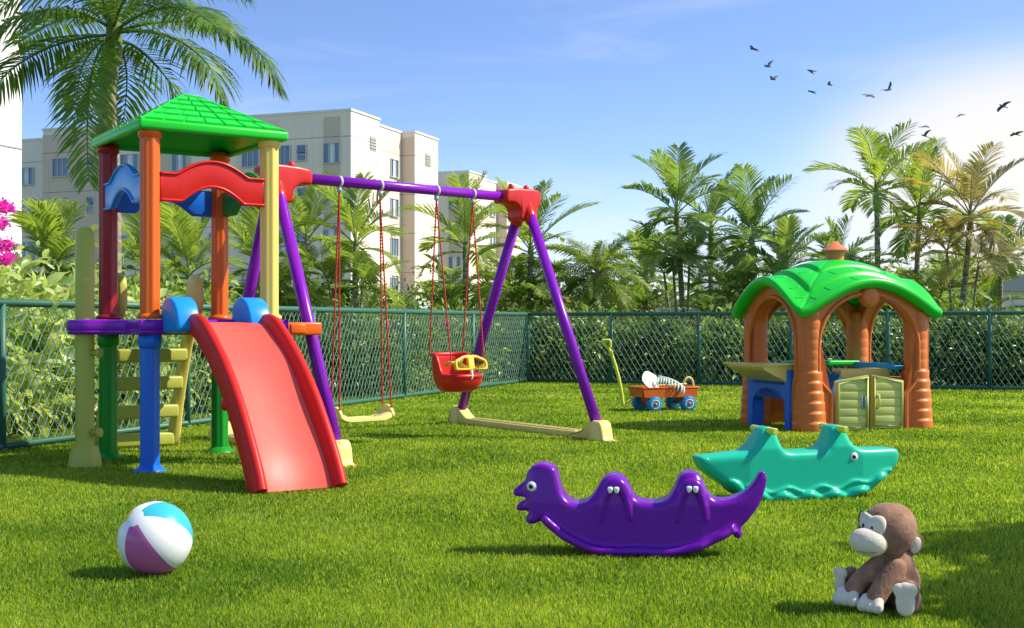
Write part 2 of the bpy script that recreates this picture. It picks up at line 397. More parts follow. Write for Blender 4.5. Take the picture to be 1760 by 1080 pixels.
# grass blades: one uncountable mass
def grass():
    bands = [(3.2, 4.6, 27000, .0034, .022), (4.6, 6.2, 17000, .0040, .022), (6.2, 8.5, 9000, .0054, .023), (8.5, 12, 4600, .0074, .024), (12, 16, 2200, .011, .026), (16, 24, 1100, .016, .028)]
    VV_, TT, TN = [], [], []; off = 0
    for z0, z1, den, w, h in bands:
        a = .5 * .42 * 2 * 1.28 * (z1**2 - z0**2)
        n = int(a * den)
        Z = np.sqrt(rng.uniform(z0**2, z1**2, n)); X = rng.uniform(-1, 1, n) * .42 * 1.28 * Z
        u = X*.3433 + Z*.9392; v = X*.9392 - Z*.3433
        k = (v > -9.35) & (u < 20.6); X, Z = X[k], Z[k]; n = len(X)
        az = rng.uniform(0, 2*np.pi, n); lean = rng.uniform(.05, .75, n); la = rng.uniform(0, 2*np.pi, n)
        tone0 = (np.sin(X*2.1+1.3*np.sin(Z*1.7))*np.sin(Z*1.9+X*.7)*.5+.5)
        H = h * rng.uniform(.55, 1.25, n) * (.85+.3*tone0); ww = w * rng.uniform(.7, 1.3, n)
        P = np.stack([X, Z, np.zeros(n)], 1)
        D = np.stack([np.cos(az), np.sin(az), np.zeros(n)], 1) * (ww/2)[:, None]
        L = np.stack([np.cos(la)*lean*H, np.sin(la)*lean*H, H], 1)
        mid = P + np.stack([L[:, 0]*.35, L[:, 1]*.35, H*.58], 1)
        V = np.stack([P-D, P+D, mid-D*.8, mid+D*.8, P+L], 1).reshape(-1, 3)
        base = off + np.arange(n)*5
        T = np.stack([base, base+1, base+3, base, base+3, base+2, base+2, base+3, base+4], 1).reshape(-1, 3)
        tone = np.clip(rng.normal(.5, .30, n) + (tone0-.5)*.25, 0, 1)
        VV_.append(V); TT.append(T); TN.append(np.repeat(tone, 5)); off += n*5
    m, t, bs = new_mat('grass blades')
    at_ = t.nodes.new('ShaderNodeAttribute'); at_.attribute_name = 'tone'
    cr_ = t.nodes.new('ShaderNodeValToRGB'); e = cr_.color_ramp.elements
    e[0].position = 0; e[0].color = (.050, .13, .005, 1); e[1].position = 1; e[1].color = (.43, .49, .065, 1)
    x = e.new(.5); x.color = (.20, .318, .020, 1)
    tc = t.nodes.new('ShaderNodeTexCoord'); nz = t.nodes.new('ShaderNodeTexNoise'); nz.inputs['Scale'].default_value = .9; nz.inputs['Detail'].default_value = 4
    t.links.new(tc.outputs['Object'], nz.inputs['Vector'])
    ad = t.nodes.new('ShaderNodeMath'); ad.operation = 'MULTIPLY_ADD'; ad.inputs[1].default_value = 1.5; ad.inputs[2].default_value = -.75
    t.links.new(nz.outputs['Fac'], ad.inputs[0]); s2 = t.nodes.new('ShaderNodeMath'); s2.operation = 'ADD'; s2.use_clamp = True
    t.links.new(ad.outputs[0], s2.inputs[0]); t.links.new(at_.outputs['Fac'], s2.inputs[1]); t.links.new(s2.outputs[0], cr_.inputs['Fac'])
    t.links.new(cr_.outputs['Color'], bs.inputs['Base Color']); bs.inputs['Roughness'].default_value = .5; bs.inputs['Specular IOR Level'].default_value = .3
    tr = t.nodes.new('ShaderNodeBsdfTranslucent'); mm = t.nodes.new('ShaderNodeMixRGB'); mm.blend_type = 'MULTIPLY'; mm.inputs['Fac'].default_value = 1
    mm.inputs['Color2'].default_value = (2.1, 2.0, .9, 1); t.links.new(cr_.outputs['Color'], mm.inputs['Color1']); t.links.new(mm.outputs[0], tr.inputs['Color'])
    ms = t.nodes.new('ShaderNodeMixShader'); ms.inputs['Fac'].default_value = .45
    t.links.new(bs.outputs[0], ms.inputs[1]); t.links.new(tr.outputs[0], ms.inputs[2]); t.links.new(ms.outputs[0], t.nodes['Material Output'].inputs['Surface'])
    o = mesh_np('grass', np.concatenate(VV_), np.concatenate(TT), m, attr=np.concatenate(TN))
    tag(o, 'short dense bright green grass blades covering the lawn', 'grass', kind='stuff')
grass()

# ------------------------------------------------------------------ fences
FH = 1.165
def fence(label, O, D, length, posts):
    root = thing('chain_link_fence', label, 'fence', O, math.atan2(D.y, D.x))
    for i, x in enumerate(posts):
        m = MB(); m.tube([(x, 0, -.05), (x, 0, FH+.02)], .030, 14); m.lathe([(.0305, FH+.02), (.026, FH+.034), (.0, FH+.04)], (x, 0, 0), 14)
        m.lathe([(.045, 0), (.045, .02), (.035, .03)], (x, 0, 0), 14)
        obj('post', m, M['fence'], root)
    x0, x1 = posts[0], posts[-1]
    m = MB(); m.tube([(x0, 0, FH), (x1, 0, FH)], .031, 14)
    obj('top_rail', m, M['fence'], root)
    m = MB(); m.tube([(x0, 0, .045), (x1, 0, .045)], .027, 12)
    obj('bottom_rail', m, M['fence'], root)
    # woven wire: zigzag strands
    cw, hgt, z0 = .0235, FH - .02, .06        # half cell width
    c = cw*3.1; nseg = int((hgt - z0)/c); c = (hgt - z0)/nseg
    V, T = [], []; r = .0049
    nx = int((x1-x0)/(2*cw))
    for k in range(nx):
        xb = x0 + .04 + (k+.5)*2*cw
        pts = [(xb + (cw if ((j+k) % 2) else -cw)*1.0, (.004 if (j % 2) else -.004), z0 + j*c) for j in range(nseg+1)]
        for j in range(nseg):
            a, bq = Vector(pts[j]), Vector(pts[j+1]); d = (bq-a).normalized(); y = Vector((0, 1, 0)); s_ = d.cross(y).normalized()
            o = len(V)
            for p in (a - d*.003, bq + d*.003):
                V += [p + y*r, p + s_*r, p - y*r, p - s_*r]
            for e in range(4):
                f = (e+1) % 4
                T += [(o+e, o+f, o+4+f), (o+e, o+4+f, o+4+e)]
    mesh_np('wire_mesh', V, T, M['wire'], root, smooth=True)
    return root
corner = Vector((.25, 21.3, 0))
sp = 2.46
fence('green chain-link fence running along the left side of the lawn into the far corner', corner - UU*sp*6.4, UU, sp*6.4, [sp*(i+.4) for i in range(0, 7)])
fence('green chain-link fence across the back of the lawn behind the playhouse', corner + VV*.02, VV, 15, [1.47*i for i in range(0, 12)][0:12])

# ------------------------------------------------------------------ buildings
def stucco(name, c, line=True, z0=13.3, dz=2.85):
    m, t, bs = new_mat(name)
    tc = t.nodes.new('ShaderNodeTexCoord')
    n = t.nodes.new('ShaderNodeTexNoise'); n.inputs['Scale'].default_value = .5; n.inputs['Detail'].default_value = 8
    t.links.new(tc.outputs['Object'], n.inputs['Vector'])
    mx = t.nodes.new('ShaderNodeMixRGB'); mx.inputs['Color1'].default_value = tuple(x*.92 for x in c)+(1,); mx.inputs['Color2'].default_value = tuple(min(1, x*1.05) for x in c)+(1,)
    t.links.new(n.outputs['Fac'], mx.inputs['Fac'])
    # streaks that run down from the sills
    mp = t.nodes.new('ShaderNodeMapping'); mp.inputs['Scale'].default_value = (2.5, 2.5, .12); t.links.new(tc.outputs['Object'], mp.inputs['Vector'])
    ns = t.nodes.new('ShaderNodeTexNoise'); ns.inputs['Scale'].default_value = 1.2; ns.inputs['Detail'].default_value = 5; t.links.new(mp.outputs[0], ns.inputs['Vector'])
    rs = t.nodes.new('ShaderNodeMapRange'); rs.inputs['From Min'].default_value = .55; rs.inputs['From Max'].default_value = .8; rs.inputs['To Min'].default_value = 1; rs.inputs['To Max'].default_value = .88
    t.links.new(ns.outputs['Fac'], rs.inputs['Value'])
    ml = t.nodes.new('ShaderNodeMixRGB'); ml.blend_type = 'MULTIPLY'; ml.inputs['Fac'].default_value = 1
    t.links.new(mx.outputs[0], ml.inputs['Color1']); t.links.new(rs.outputs[0], ml.inputs['Color2'])
    src = ml.outputs[0]
    if line:
        sx = t.nodes.new('ShaderNodeSeparateXYZ'); t.links.new(tc.outputs['Object'], sx.inputs[0])
        a = t.nodes.new('ShaderNodeMath'); a.operation = 'MULTIPLY_ADD'; a.inputs[1].default_value = 1/dz; a.inputs[2].default_value = -z0/dz + 20
        t.links.new(sx.outputs['Z'], a.inputs[0]); fr = t.nodes.new('ShaderNodeMath'); fr.operation = 'FRACT'; t.links.new(a.outputs[0], fr.inputs[0])
        lt = t.nodes.new('ShaderNodeMath'); lt.operation = 'LESS_THAN'; lt.inputs[1].default_value = .05/dz; t.links.new(fr.outputs[0], lt.inputs[0])
        m3_ = t.nodes.new('ShaderNodeMixRGB'); m3_.inputs['Color2'].default_value = tuple(x*.45 for x in c)+(1,)
        t.links.new(lt.outputs[0], m3_.inputs['Fac']); t.links.new(src, m3_.inputs['Color1']); src = m3_.outputs[0]
    t.links.new(src, bs.inputs['Base Color']); bs.inputs['Roughness'].default_value = .9; bs.inputs['Specular IOR Level'].default_value = .2
    n2 = t.nodes.new('ShaderNodeTexNoise'); n2.inputs['Scale'].default_value = 12; n2.inputs['Detail'].default_value = 6; t.links.new(tc.outputs['Object'], n2.inputs['Vector'])
    bp = t.nodes.new('ShaderNodeBump'); bp.inputs['Strength'].default_value = .12; bp.inputs['Distance'].default_value = .02
    t.links.new(n2.outputs['Fac'], bp.inputs['Height']); t.links.new(bp.outputs[0], bs.inputs['Normal'])
    return m
M['wall_light'] = stucco('light stucco', (.86, .75, .60)); M['wall_beige'] = stucco('beige stucco', (.66, .54, .41))
M['wall_cream'] = stucco('warm stucco', (.78, .67, .53))
M['coping'] = stucco('white coping', (.80, .79, .76), False)
m, t, bs = new_mat('window glass'); bs.inputs['Base Color'].default_value = (.07, .12, .16, 1); bs.inputs['Roughness'].default_value = .06; bs.inputs['Specular IOR Level'].default_value = .9
tc = t.nodes.new('ShaderNodeTexCoord'); nz = t.nodes.new('ShaderNodeTexNoise'); nz.inputs['Scale'].default_value = .35; t.links.new(tc.outputs['Object'], nz.inputs['Vector'])
cr_ = t.nodes.new('ShaderNodeValToRGB'); cr_.color_ramp.elements[0].color = (.06, .11, .15, 1); cr_.color_ramp.elements[1].color = (.16, .24, .30, 1)
t.links.new(nz.outputs['Fac'], cr_.inputs['Fac']); t.links.new(cr_.outputs['Color'], bs.inputs['Base Color']); M['glass'] = m
M['blind'] = rough_mat('white curtain', (.62, .64, .66), (.78, .79, .80), 2, .8, .1)
M['frame'] = plastic('white window frame', (.52, .56, .58, 1), .4)
M['vent'] = plastic('vent slats', (.42, .40, .36, 1), .5)

def window(root, axis, c, wd, hg, sash=True, open_=False):
    """axis 'y': wall faces -y;  axis 'x': wall faces +x.  c = centre on the wall face"""
    if axis == 'y': T = Matrix.Translation(c)
    else: T = Matrix.Translation(c) @ Matrix.Rotation(math.radians(90), 4, 'Z')
    m = MB(); t_ = .05
    m.box((0, -.03, hg/2), (wd+.10, .10, t_), T); m.box((0, -.05, -hg/2), (wd+.18, .16, t_), T)
    for s_ in (-1, 1): m.box((s_*wd/2, -.03, 0), (t_, .10, hg-t_), T)
    if wd > .9:
        for s_ in (-1, 1): m.box((s_*wd*.17, -.025, 0), (.045, .07, hg-t_), T)
    else: m.box((0, -.025, -.1*hg), (wd-t_, .07, .06), T)
    w = obj('window', m, M['frame'], root)
    m = MB(); m.add([T @ Vector(p) for p in ((-wd/2, -.006, -hg/2), (wd/2, -.006, -hg/2), (wd/2, -.006, hg/2), (-wd/2, -.006, hg/2))], [(0, 1, 2, 3)])
    obj('pane', m, M['glass'], w)
    if sash:
        m = MB(); m.box((random.choice((-.02, .0, .05))*wd, -.014, 0), (wd*.33, .012, hg-t_-.01), T); obj('curtain', m, M['blind'], w)
    if open_:
        m = MB(); m.box((0, -.16, .18*hg), (wd-.06, .03, hg*.5), T @ rot(-28)); obj('pane', m, M['glass'], w)
    return w

def coping(m, x0, x1, y0, y1, H):
    o = .07
    for (a0, a1, b0, b1) in ((x0-o, x1+o, y0-o, y0+.12), (x0-o, x1+o, y1-.12, y1+o)): m.box(((a0+a1)/2, (b0+b1)/2, H+.06), (a1-a0, b1-b0, .14))
    for (a0, a1) in ((x0-o, x0+.12), (x1-.12, x1+o)): m.box(((a0+a1)/2, (y0+y1)/2, H+.06), (a1-a0, y1-y0-.24, .14))

RZ = math.atan2(VV.y, VV.x)
def apartment(name, label, P0, H, left, cols, wing=True):
    root = thing(name, label, 'apartment building', P0, RZ)
    m = MB()
    blocks = [(-left, 0, 0, 4.21), (-left, -1.08, 4.21, 10.07), (-left, 0, 10.07, 14.3)]
    if wing: blocks.append((-left-16, -left, 3.6, 14.3))
    for (x0, x1, y0, y1) in blocks: m.box(((x0+x1)/2, (y0+y1)/2, H/2), (x1-x0, y1-y0, H))
    obj('wall', m, M['wall_light'], root)
    m = MB()
    for (x0, x1, y0, y1) in blocks: coping(m, x0+.0, x1-.0, y0, y1, H)
    obj('coping', m, M['coping'], root)
    # colour bands on the facade and the recess
    m = MB()
    for (d0, d1) in ((.78, 2.0), (12.3, 16.0), (20.0, 24.9)):
        if d1 < left + .1: m = MB(); m.box((-(d0+d1)/2, -.02, H/2-.1), (d1-d0, .05, H-.5)); obj('facade_band', m, M['wall_beige'], root)
    m = MB(); m.box((-.55, 10.04, H/2-.1), (.9, .05, H-.5)); obj('facade_band', m, M['wall_beige'], root)
    m = MB(); m.box((-1.06, 7.14, H/2-.1), (.05, 5.7, H-.5)); obj('facade_band', m, M['wall_cream'], root)
    m = MB(); m.box((-7.0, -.02, H/2-.1), (3.2, .05, H-.5)); obj('facade_band', m, M['wall_cream'], root)
    for fl in range(5):
        zc = H - 2.75 - 2.85*fl
        for (d0, d1) in cols:
            if d1 < left:
                w_ = d1-d0; sm_ = w_ < .9
                window(root, 'y', Vector((-(d0+d1)/2, -.05, zc+(.12 if sm_ else 0))), w_, 1.05 if sm_ else 1.32, not sm_ and random.random() < .75, sm_ and fl < 2)
        window(root, 'x', Vector((-1.03, 8.7, zc)), 1.25, 1.30, random.random() < .6)
        if wing:
            for xx in (-left-1.9, -left-4.6): window(root, 'y', Vector((xx, 3.55, zc)), 1.3, 1.32, True)
    for yy in (3.2, 12.4):
        m = MB(); T = Matrix.Translation((.02, yy, H-1.75)) @ Matrix.Rotation(math.radians(90), 4, 'Z')
        for i in range(4): m.box((0, -.02, -.3+.2*i), (.85, .07, .10), T)
        m.box((0, -.0, 0), (.95, .03, .95), T)
        obj('vent', m, M['vent'], root)
    return root
cols = [(.80, 1.98), (3.3, 3.95), (4.5, 5.6), (6.9, 8.2), (9.6, 10.8), (12.6, 13.8), (16.6, 18.1), (20.4, 21.0), (22.6, 24.0)]
apartment('apartment_building', 'large cream apartment block with beige bands, tall right corner and wing behind the play tower', Vector((-10.56, 82, 0)), 15.0, 24.9, cols)
apartment('apartment_building', 'smaller looking cream apartment block farther back, half hidden behind the swing beam', Vector((-3.96, 115, 0)), 15.0, 16.0, cols[:6], wing=False)
# white gable wall at the left edge
root = thing('white_building', 'tall white building wall at the left edge behind the big palm', 'building', Vector((-19.6, 50, 0)), RZ)
m = MB(); m.box((-4, -6, 11), (8, 12, 22)); obj('wall', m, M['coping'], root)
m = MB()
for z in (8.0, 5.1, 10.9): m.box((.01, -6, z), (.05, 12, .05))
obj('joint_strip', m, M['vent'], root)
m = MB(); coping(m, -8, 0, -12, 0, 22); obj('coping', m, M['coping'], root)
# grey house glimpsed at the right edge
root = thing('house', 'pale grey house glimpsed above the back fence at the right edge', 'house', at(1790, 557, 46) + Vector((0, 0, -1)), RZ)
m = MB(); m.box((0, 3, 1.1), (4.0, 6, 2.2)); obj('wall', m, M['wall_light'], root)
m = MB(); m.prism([(-2.3, 2.2), (2.3, 2.2), (0, 3.0)], -.3, 6.3); obj('roof', m, M['vent'], root)
window(root, 'y', Vector((-.4, -.02, 1.2)), 1.1, 1.0)
# white shade umbrellas
def shade_umb(label, px, Y, r, zt):
    p = at(px, HY, Y); p.z = 0
    root = thing('shade_umbrella', label, 'umbrella', p)
    m = MB(); n = 8; vs = [(0, 0, zt)] + [(r*math.cos(2*math.pi*i/n+.2), r*math.sin(2*math.pi*i/n+.2), zt-.42*r*.8) for i in range(n)] + [(r*math.cos(2*math.pi*i/n+.2), r*math.sin(2*math.pi*i/n+.2), zt-.42*r*.8-.16) for i in range(n)]
    m.add(vs, [(0, 1+i, 1+(i+1) % n) for i in range(n)] + [(1+i, 1+n+i, 1+n+(i+1) % n, 1+(i+1) % n) for i in range(n)]); obj('canopy', m, M['blind'], root)
    m = MB(); m.tube([(0, 0, 0), (0, 0, zt-.01)], .03, 8); m.lathe([(.25, 0), (.25, .06), (.04, .08)], (0, 0, 0), 16); obj('pole', m, M['rail_grey'], root)
shade_umb('white shade umbrella top above the fence behind the wagon', 1165, 30, .56, 1.56)
shade_umb('white shade umbrella top above the fence beside the apartment block', 722, 40, .80, 1.75)
# grey handrail at the left edge
root = thing('handrail', 'grey sloping handrail behind the fence at the left edge', 'handrail', (0, 0, 0))
A, B_ = at(-60, 430, 12.2), at(82, 515, 12.8); C_ = at(118, 536, 13.2)
m = MB(); m.tube(spline([A, B_, C_, C_ - Vector((0, 0, .25))], 6), .035, 10); obj('rail', m, M['rail_grey'], root, True)
for p in (B_, C_, A.lerp(B_, .4)):
    m = MB(); m.tube([p, Vector((p.x, p.y, 0))], .028, 10); obj('post', m, M['rail_grey'], root, True)
# ------------------------------------------------------------------ play tower
TF = Vector((-2.44, 8.43, 0))
T_ = thing('play_tower', 'colourful plastic play tower with green tiled roof, red slide and yellow ladder', 'play tower', TF, R_(34))
PX, PY = .858, .964
def post_mb(c, z0, z1, r=.066, foot=False):
    m = MB(); n = 48; zs = [z0, z0+.004, z1-.004, z1]
    ring = [(r*(1+.045*math.cos(8*2*math.pi*i/n))*math.cos(2*math.pi*i/n), r*(1+.045*math.cos(8*2*math.pi*i/n))*math.sin(2*math.pi*i/n)) for i in range(n)]
    vs = [(c[0]+x, c[1]+y, z) for z in zs for (x, y) in ring]
    m.add(vs, [(k*n+i, k*n+(i+1) % n, (k+1)*n+(i+1) % n, (k+1)*n+i) for k in range(3) for i in range(n)], 0, True)
    if foot: m.lathe([(.125, z0), (.125, z0+.008), (.085, z0+.03), (.07, z0+.05)], c+(0,), 24); m.lathe([(.066, z1-.10), (.077, z1-.09), (.077, z1-.004), (.066, z1)], c+(0,), 24)
    else: m.lathe([(.069, z0-.002), (.09, z0), (.088, z0+.018), (.07, z0+.035)], c+(0,), 24); m.lathe([(.067, z1-.075), (.079, z1-.065), (.079, z1-.02), (.067, z1)], c+(0,), 24)
    return m
PF, PR, PL, PB = (0, 0), (PX, 0), (0, PY), (PX, PY)
for c, up, lo in ((PF, 'orange', 'blue'), (PR, 'yellow', 'green'), (PL, 'dark_red', 'green'), (PB, 'orange', 'green')):
    o = obj('post', post_mb(c, 1.035, 2.325), M[up], T_); o['label'] = {'orange': 'orange upper post', 'yellow': 'yellow upper post', 'dark_red': 'crimson upper post'}[up]
    o = obj('post', post_mb(c, 0, .935, .064, True), M[lo], T_); o['label'] = lo + ' lower post'
# roof: fascia, tiled pyramid, hollow underside
m = MB(); ov = .105; x0, x1, y0, y1 = -ov, PX+ov, -ov, PY+ov; cx, cy = PX/2, PY/2
ze, zf, za = 2.298, 2.365, 2.64
t_ = .05
m.box((cx, y0+t_/2, (ze+zf)/2), (x1-x0, t_, zf-ze), bev=.018); m.box((cx, y1-t_/2, (ze+zf)/2), (x1-x0, t_, zf-ze), bev=.018)
m.box((x0+t_/2, cy, (ze+zf)/2), (t_, y1-y0-.02, zf-ze), bev=.018); m.box((x1-t_/2, cy, (ze+zf)/2), (t_, y1-y0-.02, zf-ze), bev=.018)
e = .008; ap = .055
def pyr(z0_, z1_, ins, flip):
    B = [(x0+ins, y0+ins, z0_), (x1-ins, y0+ins, z0_), (x1-ins, y1-ins, z0_), (x0+ins, y1-ins, z0_)]
    A = [(cx-ap, cy-ap, z1_), (cx+ap, cy-ap, z1_), (cx+ap, cy+ap, z1_), (cx-ap, cy+ap, z1_)]
    fs = [(0, 1, 5, 4), (1, 2, 6, 5), (2, 3, 7, 6), (3, 0, 4, 7), (4, 5, 6, 7)]
    m.add(B+A, [f[::-1] for f in fs] if flip else fs)
pyr(zf-.006, za, .012, False); pyr(ze+.03, za-.05, .045, True)
cor = [Vector((x0+.012, y0+.012, zf-.006)), Vector((x1-.012, y0+.012, zf-.006)), Vector((x1-.012, y1-.012, zf-.006)), Vector((x0+.012, y1-.012, zf-.006))]
top = [Vector((cx-ap, cy-ap, za)), Vector((cx+ap, cy-ap, za)), Vector((cx+ap, cy+ap, za)), Vector((cx-ap, cy+ap, za))]
rows = [(0.03, .24, 7, 0), (.24, .44, 6, .5), (.44, .63, 5, 0), (.63, .80, 4, .5), (.80, .98, 3, 0)]
for s_ in range(4):
    A, B2, C2, D = cor[s_], cor[(s_+1) % 4], top[(s_+1) % 4], top[s_]
    nrm_ = (B2-A).cross(D-A).normalized()
    def bil(u_, w_): return (A.lerp(B2, u_)).lerp(D.lerp(C2, u_), w_)
    for (w0, w1, n, off) in rows:
        edges = [max(0, min(1, (i-off)/n)) for i in range(n+2)]
        for i in range(len(edges)-1):
            u0, u1 = edges[i], edges[i+1]
            if u1-u0 < .04: continue
            g2 = .006 / (1-w0*.85)
            u0 += g2 if u0 > 0 else .012; u1 -= g2 if u1 < 1 else .012
            sk = .10/n*(1 if s_ % 2 == 0 else -1)
            base = [bil(u0, w0+.012), bil(u1, w0+.012), bil(min(1, max(0, u1+sk)), w1-.004), bil(min(1, max(0, u0+sk)), w1-.004)]
            cen = sum(base, Vector())/4; up1 = [p*.94 + cen*.06 + nrm_*(.013 if k < 2 else .006) for k, p in enumerate(base)]
            vs = [p+nrm_*.001 for p in base] + up1
            m.add(vs, [(4, 5, 6, 7), (0, 1, 5, 4), (1, 2, 6, 5), (2, 3, 7, 6), (3, 0, 4, 7)])
for s_ in range(4): m.tube([cor[s_]+Vector((0, 0, .0)), top[s_]+Vector((0, 0, .0))], .012, 8)
m.box((cx, cy, za+.004), (2*ap+.02, 2*ap+.02, .02), bev=.008)
obj('roof', m, M['roof_green'], T_, sharp=40)
# deck with lobe round the climbing post
m = MB()
ol = spline([(-.10, -.06, 0), (-.06, -.10, 0), (.2, -.105, 0), (.66, -.105, 0), (PX+.06, -.10, 0), (PX+.10, -.06, 0), (PX+.10, .5, 0), (PX+.10, PY+.06, 0), (PX+.06, PY+.10, 0), (.4, PY+.1, 0), (-.06, PY+.10, 0), (-.10, PY+.06, 0), (-.105, .80, 0), (-.20, .67, 0), (-.36, .62, 0), (-.42, .49, 0), (-.36, .36, 0), (-.20, .31, 0), (-.105, .18, 0)], 6, True)
for zc, hh, dr in ((.99, .040, 0), (.948, .022, -.012)):
    c_ = Vector((.2, .48, 0)); m.puff([(c_.x+(p.x-c_.x)*(1+dr), c_.y+(p.y-c_.y)*(1+dr)) for p in ol], hh, .018, -zc, 3, 0, rot(-90))
obj('deck', m, M['purple'], T_)
m = MB(); m.box((.42, -.16, .952), (.60, .17, .035), bev=.012); obj('deck_lip', m, M['dark_red'], T_)
# slide
m = MB(); hw = .285; xc = .425
prof = spline([(0, .06, 1.01), (0, -.12, 1.01), (0, -.34, 1.01), (0, -.48, .985), (0, -.64, .90), (0, -.84, .762), (0, -1.0, .625), (0, -1.13, .49), (0, -1.25, .345), (0, -1.36, .20), (0, -1.435, .085), (0, -1.475, .01)], 5)
cs = [(-hw, -.075), (-hw, .045), (-hw+.012, .07), (-hw+.035, .082), (-hw+.058, .07), (-hw+.068, .045), (-hw+.075, .008), (-hw+.088, 0)]
cs = cs + [(-x, z) for x, z in cs[::-1]] + [(hw-.03, -.075), (hw-.03, -.03), (-hw+.03, -.03), (-hw+.03, -.075)]
n = len(cs); vs = []; K = len(prof)
for i, p in enumerate(prof):
    a = prof[max(i-1, 0)]; c = prof[min(i+1, K-1)]; tt = (c-a).normalized(); nn = Vector((0, -tt.z, tt.y)) if tt.y < 0 else Vector((0, tt.z, -tt.y))
    nn = Vector((1, 0, 0)).cross(tt); nn = -nn if nn.z < 0 else nn
    if i > K-4: nn = nn.lerp(Vector((0, -.75, .35)).normalized(), .5)
    rs = 0.5 + .5*min(1, max(0, (-p.y-.25)/.25))
    wv = .010*math.sin((-p.y)*9.5+.4)*min(1, max(0, (-p.y-.5)*3))
    for (x, z) in cs:
        inner = abs(x) < hw-.07 and z >= -.01
        vs.append(Vector((xc+x*(1+.03*i/K), p.y, p.z)) + nn*(z*rs if z > .01 else z) + (nn*wv if inner else Vector()))
fs = [(i*n+j, (i+1)*n+j, (i+1)*n+(j+1) % n, i*n+(j+1) % n) for i in range(K-1) for j in range(n)]
m.add(vs, fs, 0, True)
for e0 in (0, (K-1)*n):
    m.f.append([e0+j for j in range(n)][::(1 if e0 == 0 else -1)]); m.m.append(0); m.sm.append(False)
m.ball((xc-hw, -1.0, .50), (.02, .05, .035), 12)
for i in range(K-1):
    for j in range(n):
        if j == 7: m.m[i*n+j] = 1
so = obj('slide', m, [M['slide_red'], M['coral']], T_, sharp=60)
bm = bmesh.new(); bm.from_mesh(so.data); bmesh.ops.recalc_face_normals(bm, faces=bm.faces[:]); bm.to_mesh(so.data); bm.free()
so.data.set_sharp_from_angle(angle=R_(60))
for xa in (.135, .635):
    m = MB(); ol = spline([(0, .95, 0), (0.005, 1.1, 0), (-.05, 1.165, 0), (-.15, 1.18, 0), (-.25, 1.14, 0), (-.315, 1.05, 0), (-.325, .95, 0), (-.16, .945, 0)], 5, True)
    m.puff([(p.x-.06, p.y) for p in ol], .078, .018, 0, 3, 0, rot(z=90, loc=(xa, 0, 0)))
    obj('bumper', m, M['sky_blue'], T_)
# arch panels
def arch(L, mat, Mx):
    m = MB(); a0, a1 = .055, L-.055; N = 40
    def zt(t): k = min(1, abs(t-.5)/.345); return 2.018 + .100*(1-k*k)**1.15
    def zb(t): k = min(1, abs(t-.5)/.30); return 1.838 + .108*(1-k*k)**1.1
    X = [a0+(a1-a0)*i/N for i in range(N+1)]
    topc = [(x, zt((x-a0)/(a1-a0))) for x in X]; bot = [(x, zb((x-a0)/(a1-a0))) for x in X]
    m.puff(bot + topc[::-1], .022, .008, 0, 2, 0, Mx)
    for cv, dz in ((topc, -.004), (bot, .004)): m.tube([(x, -.006, z+dz) for x, z in cv], .015, 8, 0, M=Mx, flat=1.0)
    m.tube([(x, -.024, z) for x, z in topc], .010, 8, M=Mx); m.tube([(x, -.024, z) for x, z in bot], .010, 8, M=Mx)
    o = obj('arch_panel', m, M[mat], T_); o['label'] = {'red': 'red', 'sky_blue': 'blue', 'blue': 'deep blue', 'green': 'green'}[mat] + ' arched guard panel'
arch(PX, 'red', rot(loc=(0, -.02, 0)))
arch(PY, 'sky_blue', rot(z=-90, loc=(-.02, PY, 0)))
arch(PX, 'blue', rot(z=180, loc=(PX, PY+.02, 0)))
arch(PY, 'green', rot(z=90, loc=(PX+.02, 0, 0)))
# climbing post with pegs
m = MB(); cp = (-.297, .49, 0)
m.lathe([(.118, 0), (.118, .012), (.092, .145), (.088, .155), (.064, .16), (.064, 1.60), (.060, 1.632), (.036, 1.668), (0, 1.672)], cp, 28)
po = obj('climbing_post', m, M['olive'], T_, sharp=40)
for z, a in ((.80, -50), (.25, -50)):
    d = Vector((math.cos(R_(a)), math.sin(R_(a)), 0)); m = MB()
    m.tube([Vector(cp)+d*.05+Vector((0, 0, z)), Vector(cp)+d*.10+Vector((0, 0, z)), Vector(cp)+d*.108+Vector((0, 0, z))], [.024, .024, .032], 12)
    m.tube([Vector(cp)+d*.104+Vector((0, 0, z)), Vector(cp)+d*.125+Vector((0, 0, z))], .032, 12); obj('peg', m, M['olive'], po)
# ladder
for xx in (.13, .72):
    m = MB(); ol = spline([(1.72, 0), (1.585, 0), (1.47, .35), (1.30, .75), (1.155, 1.0), (1.045, 1.12), (1.035, 1.27), (1.075, 1.355), (1.145, 1.385), (1.215, 1.34), (1.245, 1.24), (1.26, 1.08), (1.36, .86), (1.56, .45)] and [Vector((a, b_, 0)) for a, b_ in [(1.72, 0), (1.585, 0), (1.47, .35), (1.30, .75), (1.155, 1.0), (1.035, 1.12), (1.025, 1.27), (1.065, 1.355), (1.145, 1.385), (1.225, 1.34), (1.255, 1.24), (1.26, 1.08), (1.38, .86), (1.56, .45)]], 5, True)
    m.puff([(p.x, max(p.y, 0)) for p in ol], .035, .02, 0, 3, 0, rot(z=90, loc=(xx, 0, 0)))
    obj('ladder_side', m, M['yellow' if xx > .5 else 'olive'], T_)
for z in (.075, .305, .535, .755):
    m = MB(); m.box((.425, 1.625-.46*z, z), (.55, .10, .105), bev=.02); obj('rung', m, M['olive'], T_)  # rungs take the darker olive to carry shade in their colour
# orange bracket that holds the swing leg
m = MB(); m.box((1.09, .02, .965), (.30, .17, .092), bev=.014); m.box((1.05, .02, .965), (.12, .19, .07), bev=.01); obj('bracket', m, M['orange'], T_)

